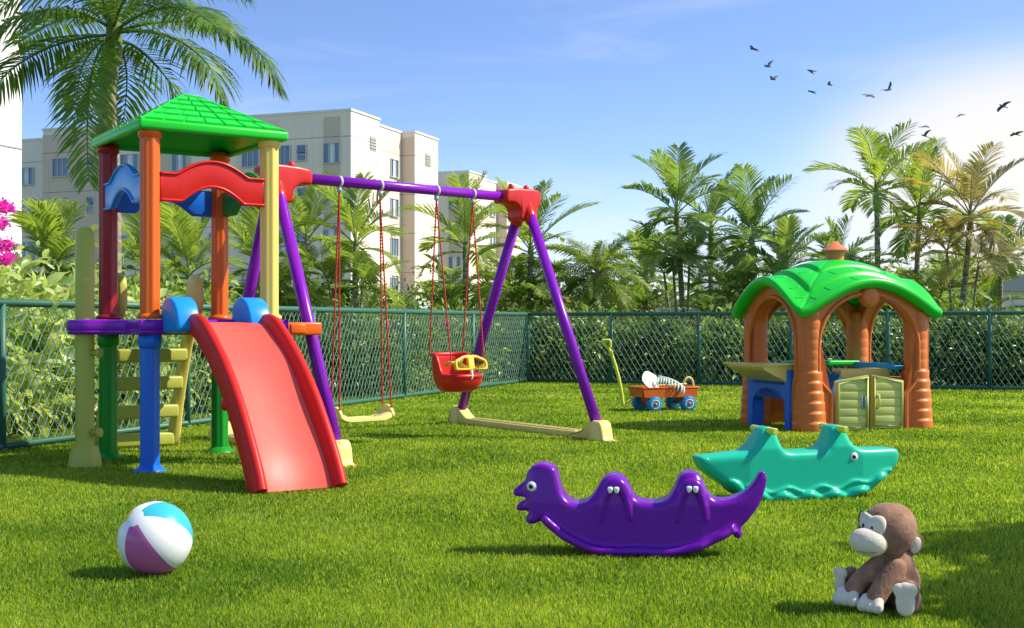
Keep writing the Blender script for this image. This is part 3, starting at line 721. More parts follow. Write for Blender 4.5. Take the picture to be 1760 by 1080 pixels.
# ------------------------------------------------------------------ swing frame
CL, CR = Vector((-1.865, 9.80, 0)), Vector((.11, 11.6, 0)); hb = Vector((.643, -.953, 0)); bd = (CR-CL).normalized(); ZB = 2.162
S_ = thing('swing_frame', 'purple A-frame swing stand with red corner joints beside the play tower', 'swing frame', (CL+CR)/2, math.atan2(bd.y, bd.x))
m = MB(); m.tube([CL+Vector((0, 0, ZB)), CR+Vector((0, 0, ZB))], .043, 20); obj('beam', m, M['beam_purple'], S_, True)
bn = Vector((-bd.y, bd.x, 0))
def frame_mat(c, ax, az=Vector((0, 0, 1))):
    ay = az.cross(ax); return Matrix(((ax.x, ay.x, az.x, c.x), (ax.y, ay.y, az.y, c.y), (ax.z, ay.z, az.z, c.z), (0, 0, 0, 1)))
for C, sg in ((CL, -1), (CR, 1)):
    for s2 in (1, -1):
        m = MB(); top_ = C + hb*s2*.055 + Vector((0, 0, ZB-.08)); bt = C + hb*s2 + Vector((0, 0, .05)); m.tube([top_, bt], .047, 18); obj('leg', m, M['beam_purple'], S_, True)
    m = MB(); FM = frame_mat(C+Vector((0, 0, ZB)), bd*sg)
    ol = spline([Vector((a, b_, 0)) for a, b_ in ((-.29, .05), (-.20, .075), (-.10, .08), (.03, .082), (.11, .07), (.135, .02), (.125, -.055), (.09, -.10), (.08, -.19), (-.02, -.215), (-.12, -.20), (-.13, -.11), (-.20, -.06), (-.29, -.052))], 5, True)
    m.puff([(p.x, p.y) for p in ol], .10, .022, 0, 3, 0, FM)
    for xx in (-.16, .03): m.lathe([(.032, 0), (.026, .04), (.012, .055), (0, .057)], (xx, 0, .07), 12, 0, True, FM)
    for s2 in (1, -1):
        q0, q1 = C + hb*s2*.03 + Vector((0, 0, ZB-.05)), C + hb*s2*.115 + Vector((0, 0, ZB-.23)); m.tube([q0, q0.lerp(q1, .7), q1], [.062, .058, .054], 14)
    obj('joint', m, M['red'], S_, True)
    m = MB(); hl = hb.length; FM = frame_mat(C, hb.normalized())
    ol = spline([Vector((a, b_, 0)) for a, b_ in ((hl+.115, 0), (hl+.105, .03), (hl+.06, .165), (hl-.04, .17), (hl-.09, .15), (hl-.20, .085), (hl-.32, .07), (0, .068), (-hl+.32, .07), (-hl+.20, .085), (-hl+.09, .15), (-hl+.04, .17), (-hl-.06, .165), (-hl-.105, .03), (-hl-.115, 0), (0, .0))], 4, True)
    m.puff([(p.x, max(0, p.y)) for p in ol], .062, .016, 0, 3, 0, FM)
    for s2 in (-1, 1): m.box((0, s2*.030, .071), (2*hl-.62, .018, .016), FM, bev=.005); m.lathe([(.105, 0), (.10, .03), (.072, .168), (.06, .178)], (s2*hl, 0, 0), 24, 0, True, FM)
    obj('base_bar', m, M['cream'], S_, True)
def beam_pt(px):
    k = (px-880)/F; a = CL; d = CR-CL; t = (k*a.y - a.x)/(d.x - k*d.y); return a + d*t
def chain(m, a, b_, r=.0065):
    n = int((b_-a).length/.028); pts = [a.lerp(b_, i/(2*n)) for i in range(2*n+1)]; m.tube(pts, [r*(1.35 if i % 2 else .75) for i in range(2*n+1)], 6)
def hang(root, px, sx, dy, zs, half):
    top_ = beam_pt(px); 
    m = MB(); m.lathe([(.046, -.012), (.049, 0), (.046, .012)], (0, 0, 0), 18, 0, True, frame_mat(top_+Vector((0, 0, ZB)), Vector((0, 0, 1)), bd)); m.tube([top_+Vector((0, 0, ZB-.04)), top_+Vector((0, 0, ZB-.085))], .02, 10)
    obj('hanger', m, M['steel'], root, True)
    for s2 in (1, -1):
        m = MB(); chain(m, top_+Vector((0, 0, ZB-.08)), sx + bn*(dy+s2*half) + Vector((0, 0, zs(s2)))); obj('chain', m, M['rope'], root, True)
# flat swing
c0 = (beam_pt(574)+beam_pt(667))/2; zs0 = .235; hwid = (beam_pt(667)-beam_pt(574)).length/2
root = thing('flat_swing', 'pale yellow flat swing seat hanging on red chains next to the slide', 'swing', c0, math.atan2(bd.y, bd.x))
m = MB(); nx, ny = 40, 9; vs = []
def lobe(t): return .062*max(0, (abs(t)-.62)/.38)**1.2
for side in (0, 1):
    for i in range(nx+1):
        t = -1+2*i/nx; x = t*hwid
        dy_ = .095*(1-.0*abs(t)) * (1 if abs(t) < .9 else math.sqrt(max(.05, 1-((abs(t)-.9)/.1)**2*.9)))
        for j in range(ny+1):
            s3 = -1+2*j/ny; z = zs0 + lobe(t)*1.15*(1-.55*s3*s3) - .012*(1-s3*s3)*(abs(t) < .6)
            vs.append((x, s3*dy_, z - (.036 if side else 0) + (-.012*(abs(s3) > .9) if not side else 0)))
k2 = (nx+1)*(ny+1)
fs = [(i*(ny+1)+j, (i+1)*(ny+1)+j, (i+1)*(ny+1)+j+1, i*(ny+1)+j+1) for i in range(nx) for j in range(ny)]
fs += [tuple(k2+v for v in f[::-1]) for f in fs]
bd_ = [i*(ny+1) for i in range(nx+1)] + [nx*(ny+1)+j for j in range(1, ny+1)] + [i*(ny+1)+ny for i in range(nx-1, -1, -1)] + [j for j in range(ny-1, 0, -1)]
fs += [(bd_[i], k2+bd_[i], k2+bd_[(i+1) % len(bd_)], bd_[(i+1) % len(bd_)]) for i in range(len(bd_))]
m.add(vs, fs, 0, True)
for s2 in (-1, 1):
    ol = spline([Vector((a, b_, 0)) for a, b_ in ((-.095, 0), (-.085, .05), (-.04, .09), (0, .10), (.04, .09), (.085, .05), (.095, 0), (0, -.02))], 5, True)
    m.puff([(p.x, p.y+zs0-.01) for p in ol], .016, .01, 0, 2, 0, rot(z=90, loc=(s2*(hwid-.015), 0, 0)))
obj('seat', m, M['cream'], root, sharp=55)
hang(root, 583, c0 - bd*(hwid-.012), 0, lambda s: zs0+.06, .062); hang(root, 653, c0 + bd*(hwid-.012), 0, lambda s: zs0+.06, .062)
# baby swing
c1 = (beam_pt(750)+beam_pt(812))/2; 
root = thing('baby_swing', 'red bucket baby swing with yellow safety bar hanging on red chains', 'swing', c1, math.atan2(bd.y, bd.x))
m = MB(); n = 48; zb = .405
def rimh(a):                     # a: 0 = +x, pi/2 = back (+y)
    s_ = math.sin(a); b_ = max(0, min(1, (s_+.25)/.65)); b_ = b_*b_*(3-2*b_); return .135 + .185*b_
levels = [0, .02, .12, .3, .5, .7, .88, 1.0]
def ring(k, ins):
    out = []
    for j in range(n):
        a = 2*math.pi*j/n; rx, ry = .20-ins, .185-ins; fr = (1-(1-levels[k])**2.6)**.5
        sc = .55+.45*fr
        ex = 3.0; ca, sa = math.cos(a), math.sin(a); rr = (abs(ca)**ex+abs(sa)**ex)**(-1/ex)
        fy = -.035*max(0, -sa)*levels[k]
        out.append(Vector((rx*sc*rr*ca, ry*sc*rr*sa - .02 + fy, zb + ins*.8*(1-levels[k]) + rimh(a)*levels[k])))
    return out
rings = [ring(k, 0) for k in range(len(levels))] + [[p + Vector((0, 0, .010)) for p in ring(len(levels)-1, .012)]] + [ring(k, .026) for k in range(len(levels)-1, -1, -1)]
vs = [p for r_ in rings for p in r_]; fs = []
for i in range(len(rings)-1):
    for j in range(n): fs.append((i*n+j, i*n+(j+1) % n, (i+1)*n+(j+1) % n, (i+1)*n+j))
fs += [tuple(range(n))[::-1], tuple((len(rings)-1)*n+j for j in range(n))]
m.add(vs, fs, 0, True)
rim = [p + Vector((0, 0, .004)) for p in ring(len(levels)-1, .012)]; m.tube(rim, .02, 8, closed=True)
obj('seat', m, M['red'], root)
m = MB(); ol = spline([Vector((a, b_, 0)) for a, b_ in ((-.185, -.055), (-.19, .0), (-.17, .035), (-.08, .075), (0, .08), (.08, .075), (.17, .035), (.19, 0), (.185, -.055), (.07, -.07), (-.07, -.07))], 4, True)
# bar with two openings: frame bars
yb, zc = -.215, .66; tl = rot(-12, 0, 0, (0, yb, zc)) @ Matrix.Diagonal((.95, .9, .84, 1))
for s2 in (-1, 1):
    ol = [(s2*a, b_) for a, b_ in ((.02, .085), (.075, .078), (.172, .036), (.190, .014), (.193, -.012), (.190, -.062), (.178, -.074), (.02, -.074), (.02, -.048), (.152, -.048), (.162, -.038), (.164, .0), (.152, .016), (.075, .050), (.02, .050))]
    m.puff(ol, .019, .008, 0, 3, 0, tl)
m.box((0, 0, .004), (.075, .036, .150), tl, bev=.010)
for s2 in (-1, 1): m.tube([(s2*.175, yb+.0, zc), (s2*.19, yb+.06, zc+.005), (s2*.192, -.10, zc-.02)], .016, 8)
obj('safety_bar', m, M['bar_yellow'], root)
m = MB(); m.tube(spline([(0, yb-.012, zc-.06), (0, yb-.02, zc-.12), (0, yb-.012, zb+.125), (0, yb+.05, zb+.05), (0, yb+.1, zb+.035)], 4), .014, 8); obj('crotch_strap', m, M['white'], root)
wb = (beam_pt(812)-beam_pt(750)).length/2
hang(root, 750, c1 - bd*.188, -.03, lambda s: (zb+.315 if s > 0 else zc+.0), .15); hang(root, 812, c1 + bd*.188, -.03, lambda s: (zb+.315 if s > 0 else zc+.0), .15)

# ------------------------------------------------------------------ playhouse
HO = Vector((2.70, 11.5, 0)); HW, HD = 1.34, 1.05
H_ = thing('playhouse', 'orange plastic playhouse with green leaf roof and chimney', 'playhouse', HO, R_(20))
m = MB(); N = 120; ovx, ovy = .155, .13; hx, hy = HW/2+ovx, HD/2+ovy; vs = []
def ff(s):
    s = abs(s); s = (s if s < .80 else .80 + (s-.80)*(1 - (s-.80)/.40))/.90
    return .50*(1-math.cos(math.pi*s))/2 + .50*s**3.2
def roofz(s, t):
    a, b_ = ff(s), ff(t); z = 1.628 - .175*a - .20*b_ - .10*a*b_
    r_ = max(abs(s), abs(t))
    for e_, wd, dp in ((.42, .022, .030), (.70, .022, .032)):
        z -= dp*min(1, max(0, (r_-e_)/wd)); z += dp*min(1, max(0, (r_-e_-wd)/.22))
    dg = abs(abs(s)-abs(t)); z -= .010*math.exp(-(dg/.018)**2)*(r_ > .12)
    return z
def plan(s, t): 
    k = 1 - .02*(1-abs(s)**2)*(abs(t)**6) - .02*(1-abs(t)**2)*(abs(s)**6) - .07*(abs(s)*abs(t))**4; return HW/2 + s*hx*k, HD/2 + t*hy*k
for i in range(N+1):
    for j in range(N+1):
        s, t = -1+2*i/N, -1+2*j/N; x, y = plan(s, t); vs.append((x, y, roofz(s, t)))
fs = [(i*(N+1)+j, (i+1)*(N+1)+j, (i+1)*(N+1)+j+1, i*(N+1)+j+1) for i in range(N) for j in range(N)]
o2 = len(vs); vs += [(HW/2+(x-HW/2)*.955, HD/2+(y-HD/2)*.955, z-.095) for x, y, z in vs[:o2]]
fs += [tuple(o2+v for v in f[::-1]) for f in fs]
bdy = [i*(N+1) for i in range(N+1)] + [N*(N+1)+j for j in range(1, N+1)] + [i*(N+1)+N for i in range(N-1, -1, -1)] + [j for j in range(N-1, 0, -1)]
nb = len(bdy); mid = len(vs)
for v in bdy: x, y, z = vs[v]; vs.append((HW/2+(x-HW/2)*1.022, HD/2+(y-HD/2)*1.022, z-.028))
for v in bdy: x, y, z = vs[v]; vs.append((HW/2+(x-HW/2)*1.012, HD/2+(y-HD/2)*1.012, z-.072))
for i in range(nb):
    j = (i+1) % nb; fs += [(bdy[i], mid+i, mid+j, bdy[j]), (mid+i, mid+nb+i, mid+nb+j, mid+j), (mid+nb+i, o2+bdy[i], o2+bdy[j], mid+nb+j)]
m.add(vs, fs, 0, True)
for (s, t0, t1) in ((.35, .50, .66), (-.35, .50, .66), (.0, .52, .66), (.55, .76, .9), (-.55, .76, .9), (.2, .76, .92), (-.2, .76, .92), (-.75, .80, .93), (.75, .8, .93)):
    for sw in (0, 1, 2, 3):
        pts = []
        for q in range(6):
            t = t0+(t1-t0)*q/5; ss, tt = s+.10*(t-t0), t
            ss, tt = [(ss, -tt), (-tt, ss), (ss, tt), (tt, ss)][sw]; x, y = plan(ss, tt); pts.append((x, y, roofz(ss, tt)-.001))
        m.tube(pts, .006, 6)
obj('roof', m, M['roof_green'], H_)

m = MB(); cc = (HW/2+.02, HD/2+.02, 0); m.lathe([(.085, 1.57), (.085, 1.69), (.105, 1.695), (.105, 1.712), (.085, 1.717)], cc, 24); m.lathe([(.125, 1.708), (.13, 1.72), (.02, 1.806), (0, 1.811)], cc, 28)
obj('chimney', m, M['chim_orange'], H_, sharp=40)
th = .12
def wallU(L, leg_t, leg_b, zs, ztop_mid, arch_top, Mx, name='wall', n=28):
    """arched wall: outer outline follows the eave curve, opening reaches the ground"""
    outer = [(L*i/n, 1.10 + (ztop_mid-1.10)*math.sin(math.pi*i/n)**1.1) for i in range(n+1)]
    inn = [(leg_b, 0), (leg_b, zs-.09), (leg_t+.02, zs+.02), (leg_t, zs+.09)]
    w_ = L-2*leg_t; hz_ = .66
    a = [(leg_t + w_/2*(1-math.cos(math.pi*i/n)), hz_+.08 + (arch_top-hz_-.08)*math.sin(math.pi*i/n)**.85) for i in range(n+1)]
    inn += a + [(L-x, z) for x, z in inn[:4][::-1]]
    m = MB(); ol = [(0, 0)] + inn + [(L, 0)] + outer[::-1]
    m.prism(ol[:-1] if ol[-1] == ol[0] else ol, 0, th, 0, Mx)
    m.tube([(x, -.004, z) for x, z in inn], .020, 8, M=Mx, caps=False); m.tube([(x, th+.004, z) for x, z in inn], .016, 8, M=Mx, caps=False)
    return obj(name, m, M['house_orange'], H_)
MF = rot(loc=(0, -.03, 0)); MLf = rot(z=-90, loc=(-.03, HD, 0)); MBk = rot(z=180, loc=(HW, HD+.03, 0)); MRt = rot(z=90, loc=(HW+.03, 0, 0))
wallU(HW, .115, .255, .44, 1.37, 1.285, MF); wallU(HD, .11, .15, .44, 1.37, 1.26, MLf)
wallU(HW, .115, .18, .44, 1.37, 1.285, MBk); wallU(HD, .11, .15, .44, 1.37, 1.26, MRt)
# bark-ringed corner pillars
for (x, y) in ((.075, .06), (HW-.075, .06), (.075, HD-.06), (HW-.075, HD-.06)):
    m = MB(); prof = []
    nz = 12
    for i in range(nz):
        z0_, z1_ = 1.12*i/nz, 1.12*(i+1)/nz; r0 = .112 + .045*max(0, 1-z0_/.55)**.7
        prof += [(r0-.0012, z0_), (r0+.0006, z0_+.022), (r0+.0012, (z0_+z1_)/2), (r0+.0006, z1_-.022), (r0-.0008, z1_-.001)]
    m.lathe(prof, (x, y, 0), 28); obj('pillar', m, M['house_orange'], H_)
# low panels under the two back openings
m = MB(); m.box((HW/2, HD-.02, .24), (HW-.36, .07, .48), bev=.01); obj('low_wall', m, M['house_orange'], H_)
m = MB(); m.box((HW-.03, HD/2, .24), (.07, HD-.30, .48), bev=.01); obj('low_wall', m, M['house_orange'], H_)
m = MB(); m.box((HW-.12, HD/2, .575), (.24, HD-.34, .035), bev=.012); m.box((HW-.24, HD/2, .59), (.02, HD-.34, .06), bev=.008); obj('shelf', m, M['shelf_blue'], H_)['label'] = 'light blue shelf on the right sill'
m = MB(); m.box((HW/2+.10, HD-.14, .605), (.78, .24, .05), bev=.012); obj('shelf', m, M['roof_green'], H_)['label'] = 'green shelf on the back sill'
m = MB(); m.box((HW/2+.17, .34, .55), (.56, .16, .04), bev=.012); m.box((HW/2+.17, .27, .525), (.56, .03, .09), bev=.008); obj('counter', m, M['yellow'], H_)['label'] = 'yellow counter behind the doors'
m = MB(); m.box((HW/2, .55, .26), (.5, .05, .50), bev=.01); obj('inner_panel', m, M['sky_blue'], H_)
# emblem disc on the gable
m = MB(); m.lathe([(.0, .045), (.07, .042), (.09, .034), (.097, .016), (.10, -.03)], (0, 0, 0), 32, 0, True, rot(90, 0, 0, (HW/2, -.035, 1.255))); obj('gable_disc', m, M['house_orange'], H_)
# doors
for sg in (-1, 1):
    m = MB(); wd, hg = .330, .50; DM = rot(0, 0, 9*sg if sg < 0 else 14, (HW/2 - .375, -.03, .02)) if sg < 0 else rot(0, 0, -7, (HW/2 + .375, -.03, .02))
    x_ = (lambda q: q) if sg < 0 else (lambda q: -q)
    ol = [(x_(0), 0), (x_(wd), 0), (x_(wd), hg+.005), (x_(0), hg-.05)]
    m.prism(ol, -.018, .018, 0, DM)
    fr = [(x_(.02), -.024, .02), (x_(wd-.02), -.024, .02), (x_(wd-.02), -.024, hg-.018), (x_(.02), -.024, hg-.068)]
    m.tube(fr, .017, 8, closed=True, M=DM)
    for i in range(5): m.box((x_(wd/2), -.020, .085+.078*i), (wd-.06, .012, .062), DM, bev=.005)
    d = obj('door', m, M['door'], H_)
    m = MB(); hx_ = x_(wd-.055)
    if sg < 0: m.tube([(hx_-.018, -.024, .19), (hx_+.018, -.024, .19), (hx_+.018, -.024, .32), (hx_-.018, -.024, .32)], .009, 8, closed=True, M=DM); m.box((hx_, -.022, .255), (.022, .012, .11), DM, mat=1)
    else: m.tube([(hx_, -.02, .19), (hx_, -.055, .205), (hx_, -.055, .305), (hx_, -.02, .32)], .012, 8, M=DM)
    obj('handle', m, [M['door'], M['blue']], d)
# side table and blue arched counter at the left opening
m = MB(); ol = [(0.06, .60), (.06, .43), (-.02, .43), (-.30, .565), (-.335, .598), (-.33, .612), (.06, .612)]
m.prism(ol, .20, HD-.20, 0, rot()); m.box((-.13, HD/2, .616), (.42, HD-.36, .016), bev=.006); obj('table', m, M['yellow'], H_)
m = MB(); L2 = HD-.30; n = 20; inn = [(.085, 0), (.085, .22)] + [(L2/2-(L2/2-.085)*math.cos(math.pi*i/n), .22+.17*math.sin(math.pi*i/n)) for i in range(1, n)] + [(L2-.085, .22), (L2-.085, 0)]
m.prism([(0, 0)] + inn + [(L2, 0), (L2, .57), (L2-.1, .57), (L2-.1, .43), (.1, .43), (.1, .57), (0, .57)], -.075, .045, 0, rot(z=-90, loc=(-.0, HD-.15, 0))); obj('blue_counter', m, M['blue'], H_)

# ------------------------------------------------------------------ wagon with shovel and rake
wg = Vector((1.745, 14.42, 0))
G_ = thing('toy_wagon', 'small orange toy wagon with four blue wheels and a tall yellow pull handle', 'toy wagon', wg, R_(20))
m = MB(); bl, bw = .70, .36
m.box((0, 0, .178), (bl-.04, bw-.04, .02), bev=.008)
for s2 in (-1, 1):
    m.prism([(-bl/2+.02, .165), (bl/2-.02, .165), (bl/2, .27), (-bl/2, .27)], s2*bw/2-.012, s2*bw/2+.012)
    m.box((0, s2*bw/2, .272), (bl+.03, .035, .018), bev=.007)
    m.box((s2*(bl/2-.01), 0, .218), (.024, bw-.03, .10)); m.box((s2*bl/2, 0, .2735), (.035, bw+.03, .018), bev=.007)
    m.box((s2*.22, 0, .135), (.05, .18, .06), bev=.01); m.tube([(s2*.22, -bw/2+.02, .088), (s2*.22, bw/2-.02, .088)], .014, 8)
obj('tray', m, M['wagon_orange'], G_)
for sx in (-.21, .22):
    for sy in (-1, 1):
        c = (sx, sy*(bw/2+.005), .088); WM = Matrix.Translation(c) @ Matrix.Rotation(R_(-90*sy), 4, 'X')
        m = MB(); m.lathe([(.052, -.04), (.078, -.04), (.088, -.028), (.088, .028), (.078, .04), (.052, .04)], (0, 0, 0), 28, 0, True, WM)
        for i in range(14):
            a = 2*math.pi*i/14; m.box((.086, 0, .018), (.012, .018, .036), WM @ Matrix.Rotation(a, 4, 'Z'), bev=.003); m.box((.086, 0, -.018), (.012, .018, .036), WM @ Matrix.Rotation(a+.22, 4, 'Z'), bev=.003)
        w = obj('wheel', m, M['tyre_blue'], G_)
        m = MB(); m.lathe([(0, .034), (.03, .034), (.036, .03), (.044, .042), (.054, .040), (.054, -.03), (0, -.03)], (0, 0, 0), 24, 0, True, WM); obj('rim', m, M['cream'], w)
        m = MB(); m.lathe([(0, .055), (.014, .052), (.02, .035)], (0, 0, 0), 14, 0, True, WM); obj('hub_cap', m, M['orange'], w)
m = MB(); hp = [at(1088, 684, 14.15), at(1071, 696, 14.1)]; m.tube([p for p in hp], .014, 8); obj('drawbar', m, M['olive'], G_, True)
m = MB(); pts = [at(x, y, 14.1) for x, y in ((1071, 697), (1068, 675), (1062, 645), (1053, 615), (1046, 598))]; m.tube(spline(pts, 5), .020, 10)
gp_ = [at(x, y, 14.1) for x, y in ((1046, 600), (1036, 590), (1036, 586), (1046, 585), (1049, 588), (1048, 600))]; m.tube(spline(gp_, 3), .016, 8, closed=False)
m.box((0, 0, 0), (.05, .05, .06), Matrix.Translation(at(1050, 607, 14.1)), bev=.01)
obj('pull_handle', m, M['lime'], G_, True)
GM = wmx(G_)
root = thing('toy_shovel', 'white toy shovel lying in the orange wagon with its blade raised', 'toy shovel', GM @ Vector((-.12, -.02, .28)), R_(20))
m = MB(); nb_ = 10; vs = []; wv = [.02, .055, .082, .095, .1, .1, .098, .095, .09, .085, .06]
for i in range(nb_+1):
    t = i/nb_
    for j in range(7):
        s3 = -1+2*j/6; vs.append((-.20+.235*t, s3*wv[i], .135-.135*t**.9 + .035*s3*s3*(wv[i]/.1)))
k2 = len(vs); vs += [(x+.004, y, z-.010) for x, y, z in vs[:k2]]
fs = [(i*7+j, (i+1)*7+j, (i+1)*7+j+1, i*7+j+1) for i in range(nb_) for j in range(6)]; fs += [tuple(k2+v for v in f[::-1]) for f in fs]
ed = [j for j in range(7)] + [i*7+6 for i in range(1, nb_+1)] + [nb_*7+j for j in range(5, -1, -1)] + [i*7 for i in range(nb_-1, 0, -1)]
fs += [(ed[i], ed[(i+1) % len(ed)], k2+ed[(i+1) % len(ed)], k2+ed[i]) for i in range(len(ed))]
m.add(vs, fs, 0, True, rot(62, 0, 0, (0, 0, .02)) @ Matrix.Scale(1.15, 4)); obj('blade', m, M['white'], root)
m = MB(); m.tube(spline([(.02, 0, .012), (.2, -.01, .018), (.36, -.01, .022), (.40, -.01, .024)], 4), .013, 10); m.tube(spline([(.36, -.01, .02), (.385, -.012, .075), (.43, -.012, .10), (.475, -.012, .07), (.495, -.01, -.01), (.47, -.01, -.015)], 5), .013, 10)
obj('handle', m, M['cream'], root)
root = thing('toy_rake', 'pale mint toy rake leaning over the side of the orange wagon', 'toy rake', GM @ Vector((.0, -.05, .30)), R_(20))
m = MB(); arc_ = spline([(-.12, -.02, .075), (-.06, -.05, .085), (0, -.09, .07), (.08, -.13, .03), (.155, -.165, -.03)], 5); m.tube(arc_, .014, 8)
arc2 = [p + Vector((-.045, -.055, -.085)) for p in arc_]
for i in range(0, len(arc_), 2):
    m.tube([arc_[i], arc_[i].lerp(arc2[i], .5) + Vector((0, -.015, .008)), arc2[i]], [.010, .010, .006], 6)
obj('rake_head', m, M['mint'], root)
m = MB(); m.tube([(.04, -.045, .02), (.055, .04, .045), (.03, .22, .095)], [.012, .013, .013], 8); obj('handle', m, M['mint'], root)

# ------------------------------------------------------------------ rockers
def outl(px, x0, y0, Z, cosr=1.0):
    return [Vector(((x-x0)*Z/F/cosr, 1 + (HY-y)*Z/F, 0)) for x, y in px]
def eye(parent, c, r, yd=-1):
    T = Matrix.Translation(c) @ Matrix.Rotation(R_(90), 4, 'X')
    m = MB(); m.lathe([(0, .010), (r*.8, .008), (r, .002), (r, -.01)], (0, 0, 0), 20, 0, True, T); e = obj('eye', m, M['white'], parent)
    m = MB(); m.lathe([(0, .0145), (r*.40, .013), (r*.48, .006)], (-.003, 0, 0), 16, 0, True, T); obj('pupil', m, M['black'], e)
# crocodile
Zc = 7.16; cc0 = at(1372, HY, Zc); cc0.z = 0; rc = 17; cosr = math.cos(R_(rc))
K_ = thing('crocodile_rocker', 'teal crocodile shaped rocker with two humps and yellow-green handles', 'rocking toy', cc0, R_(rc))
pxs = [(1187, 781), (1192, 777), (1210, 776), (1240, 774), (1268, 771), (1281, 763), (1290, 748), (1297, 736), (1306, 731), (1318, 733), (1323, 742), (1327, 756), (1334, 769), (1346, 773), (1375, 773), (1400, 772), (1414, 766), (1420, 750), (1424, 736), (1434, 731), (1446, 733), (1451, 742), (1457, 757), (1467, 768), (1482, 772), (1510, 773), (1540, 774), (1551, 778), (1553, 790), (1549, 803), (1538, 813), (1518, 824), (1498, 838), (1470, 850), (1430, 856), (1370, 858), (1310, 855), (1270, 846), (1240, 831), (1215, 815), (1196, 799)]
m = MB(); ol = spline([(p.x, p.y, 0) for p in outl(pxs, 1372, HY, Zc, cosr)], 4, True)
m.puff([(p.x, max(.012, p.y)) for p in ol], .10, .040, 0, 5)
low = spline([((x-1372)*Zc/F/cosr, 0, max(.016, 1 + (HY-y)*Zc/F)) for x, y in ((1232, 822), (1262, 840), (1290, 849), (1325, 854), (1370, 856), (1415, 855), (1455, 851), (1485, 842), (1510, 828), (1532, 815))], 10)
upl = spline([((x-1372)*Zc/F/cosr, 0, 1 + (HY-y)*Zc/F) for x, y in ((1262, 830), (1300, 836), (1340, 838), (1380, 838), (1430, 835), (1470, 829), (1505, 820), (1535, 810))], 10)
def along(L):
    acc = [0]
    for i in range(1, len(L)): acc.append(acc[-1] + (L[i]-L[i-1]).length)
    return acc
for sd in (-1, 1):
    ac = along(low); m.tube([Vector((p.x, sd*(.100+.013*math.sin(q/.080*math.pi)), max(.014, p.z+.010+.010*math.sin(q/.080*math.pi)))) for p, q in zip(low, ac)], [.021*min(1, .25+q/.08, .25+(ac[-1]-q)/.08) for q in ac], 10)
    ac = along(upl); m.tube([Vector((p.x, sd*.098, p.z+.014*math.sin(q/.105*math.pi))) for p, q in zip(upl, ac)], .013, 8)
def croc_fn(v):
    k = 1.0
    if v.z > .30: k *= 1 - .42*min(1, (v.z-.30)/.13)
    k *= 1 - .30*max(0, min(1, (abs(v.x)-.36)/.25))
    return Vector((v.x, v.y*k, v.z))
remeshed('body', m, M['teal'], K_, .0065, 3, croc_fn)
for xx in (1309, 1437):
    m = MB(); xl = (xx-1372)*Zc/F/cosr; zl = 1+(HY-737.5)*Zc/F
    m.tube([(xl, -.140, zl), (xl, -.132, zl), (xl, .132, zl), (xl, .140, zl)], [.016, .020, .020, .016], 14); obj('handle', m, M['lime'], K_)
eye(K_, ((1459-1372)*Zc/F/cosr, -.0955, 1+(HY-785)*Zc/F), .026)
eye_b = None
# violet dinosaur
Zd = 5.44; dd0 = at(1092, HY, Zd); dd0.z = .006; rd = -6; cosd = math.cos(R_(rd))
D_ = thing('dinosaur_rocker', 'violet dinosaur shaped rocker with crested head and pointed tail', 'rocking toy', dd0, R_(rd))
pxs = [(935, 799), (919, 803), (908, 815), (904, 829), (895, 837), (885, 846), (883, 852), (890, 857), (902, 858), (907, 861), (895, 868), (888, 877), (894, 882), (906, 881), (914, 883), (906, 890), (906, 900), (916, 903), (932, 897), (938, 894), (955, 911), (985, 931), (1035, 948), (1092, 953), (1150, 950), (1195, 938), (1232, 922), (1252, 912), (1258, 920), (1267, 922), (1271, 914), (1270, 903), (1282, 890), (1299, 866), (1309, 840), (1312, 820), (1308, 810), (1301, 811), (1292, 826), (1276, 843), (1252, 855), (1232, 857), (1219, 851), (1211, 838), (1204, 822), (1193, 812), (1178, 811), (1166, 819), (1158, 838), (1147, 855), (1130, 862), (1108, 862), (1092, 855), (1083, 838), (1075, 824), (1062, 817), (1046, 818), (1035, 827), (1025, 845), (1012, 860), (995, 866), (978, 860), (966, 843), (961, 822), (954, 806)]
m = MB(); P2 = outl(pxs, 1092, HY, Zd, cosd); ol = spline([(p.x, p.y, 0) for p in P2], 3, True)
m.puff([(p.x, max(.012, p.y)) for p in ol], .092, .026, 0, 6)
belly = spline([((x-1092)*Zd/F/cosd, 0, max(.02, 1 + (HY-y)*Zd/F)) for x, y in ((937, 891), (960, 911), (990, 930), (1035, 945), (1092, 950), (1150, 947), (1195, 935), (1232, 919), (1258, 905))], 10)
for sd in (-1, 1):
    m.tube([Vector((p.x, sd*(.106+.004*math.sin(i*.55)), p.z+.004)) for i, p in enumerate(belly)], .019, 10)
    for hx_ in (1059, 1186):
        th_ = spline([((x-1092)*Zd/F/cosd, sd*.090, 1+(HY-y)*Zd/F) for x, y in ((hx_-24, 893), (hx_-21, 865), (hx_-15, 843), (hx_-6, 831), (hx_+5, 830), (hx_+14, 842), (hx_+20, 862), (hx_+25, 890))], 6)
        kk = len(th_); m.tube(th_, [.010+.017*math.sin(math.pi*i/(kk-1)) for i in range(kk)], 8)
def dino_fn(v):
    k = 1.0
    if v.x < -.33: k *= 1 - .15*min(1, (-.33-v.x)/.15)
    if v.x < -.44: k *= 1 - .45*min(1, (-.44-v.x)/.05)
    if v.x > .28: k *= 1 - .62*min(1, (v.x-.28)/.29)
    if v.z > .22: k *= 1 - .15*min(1, (v.z-.22)/.13)
    return Vector((v.x, v.y*k, v.z))
remeshed('body', m, M['dino_purple'], D_, .0055, 3, dino_fn)
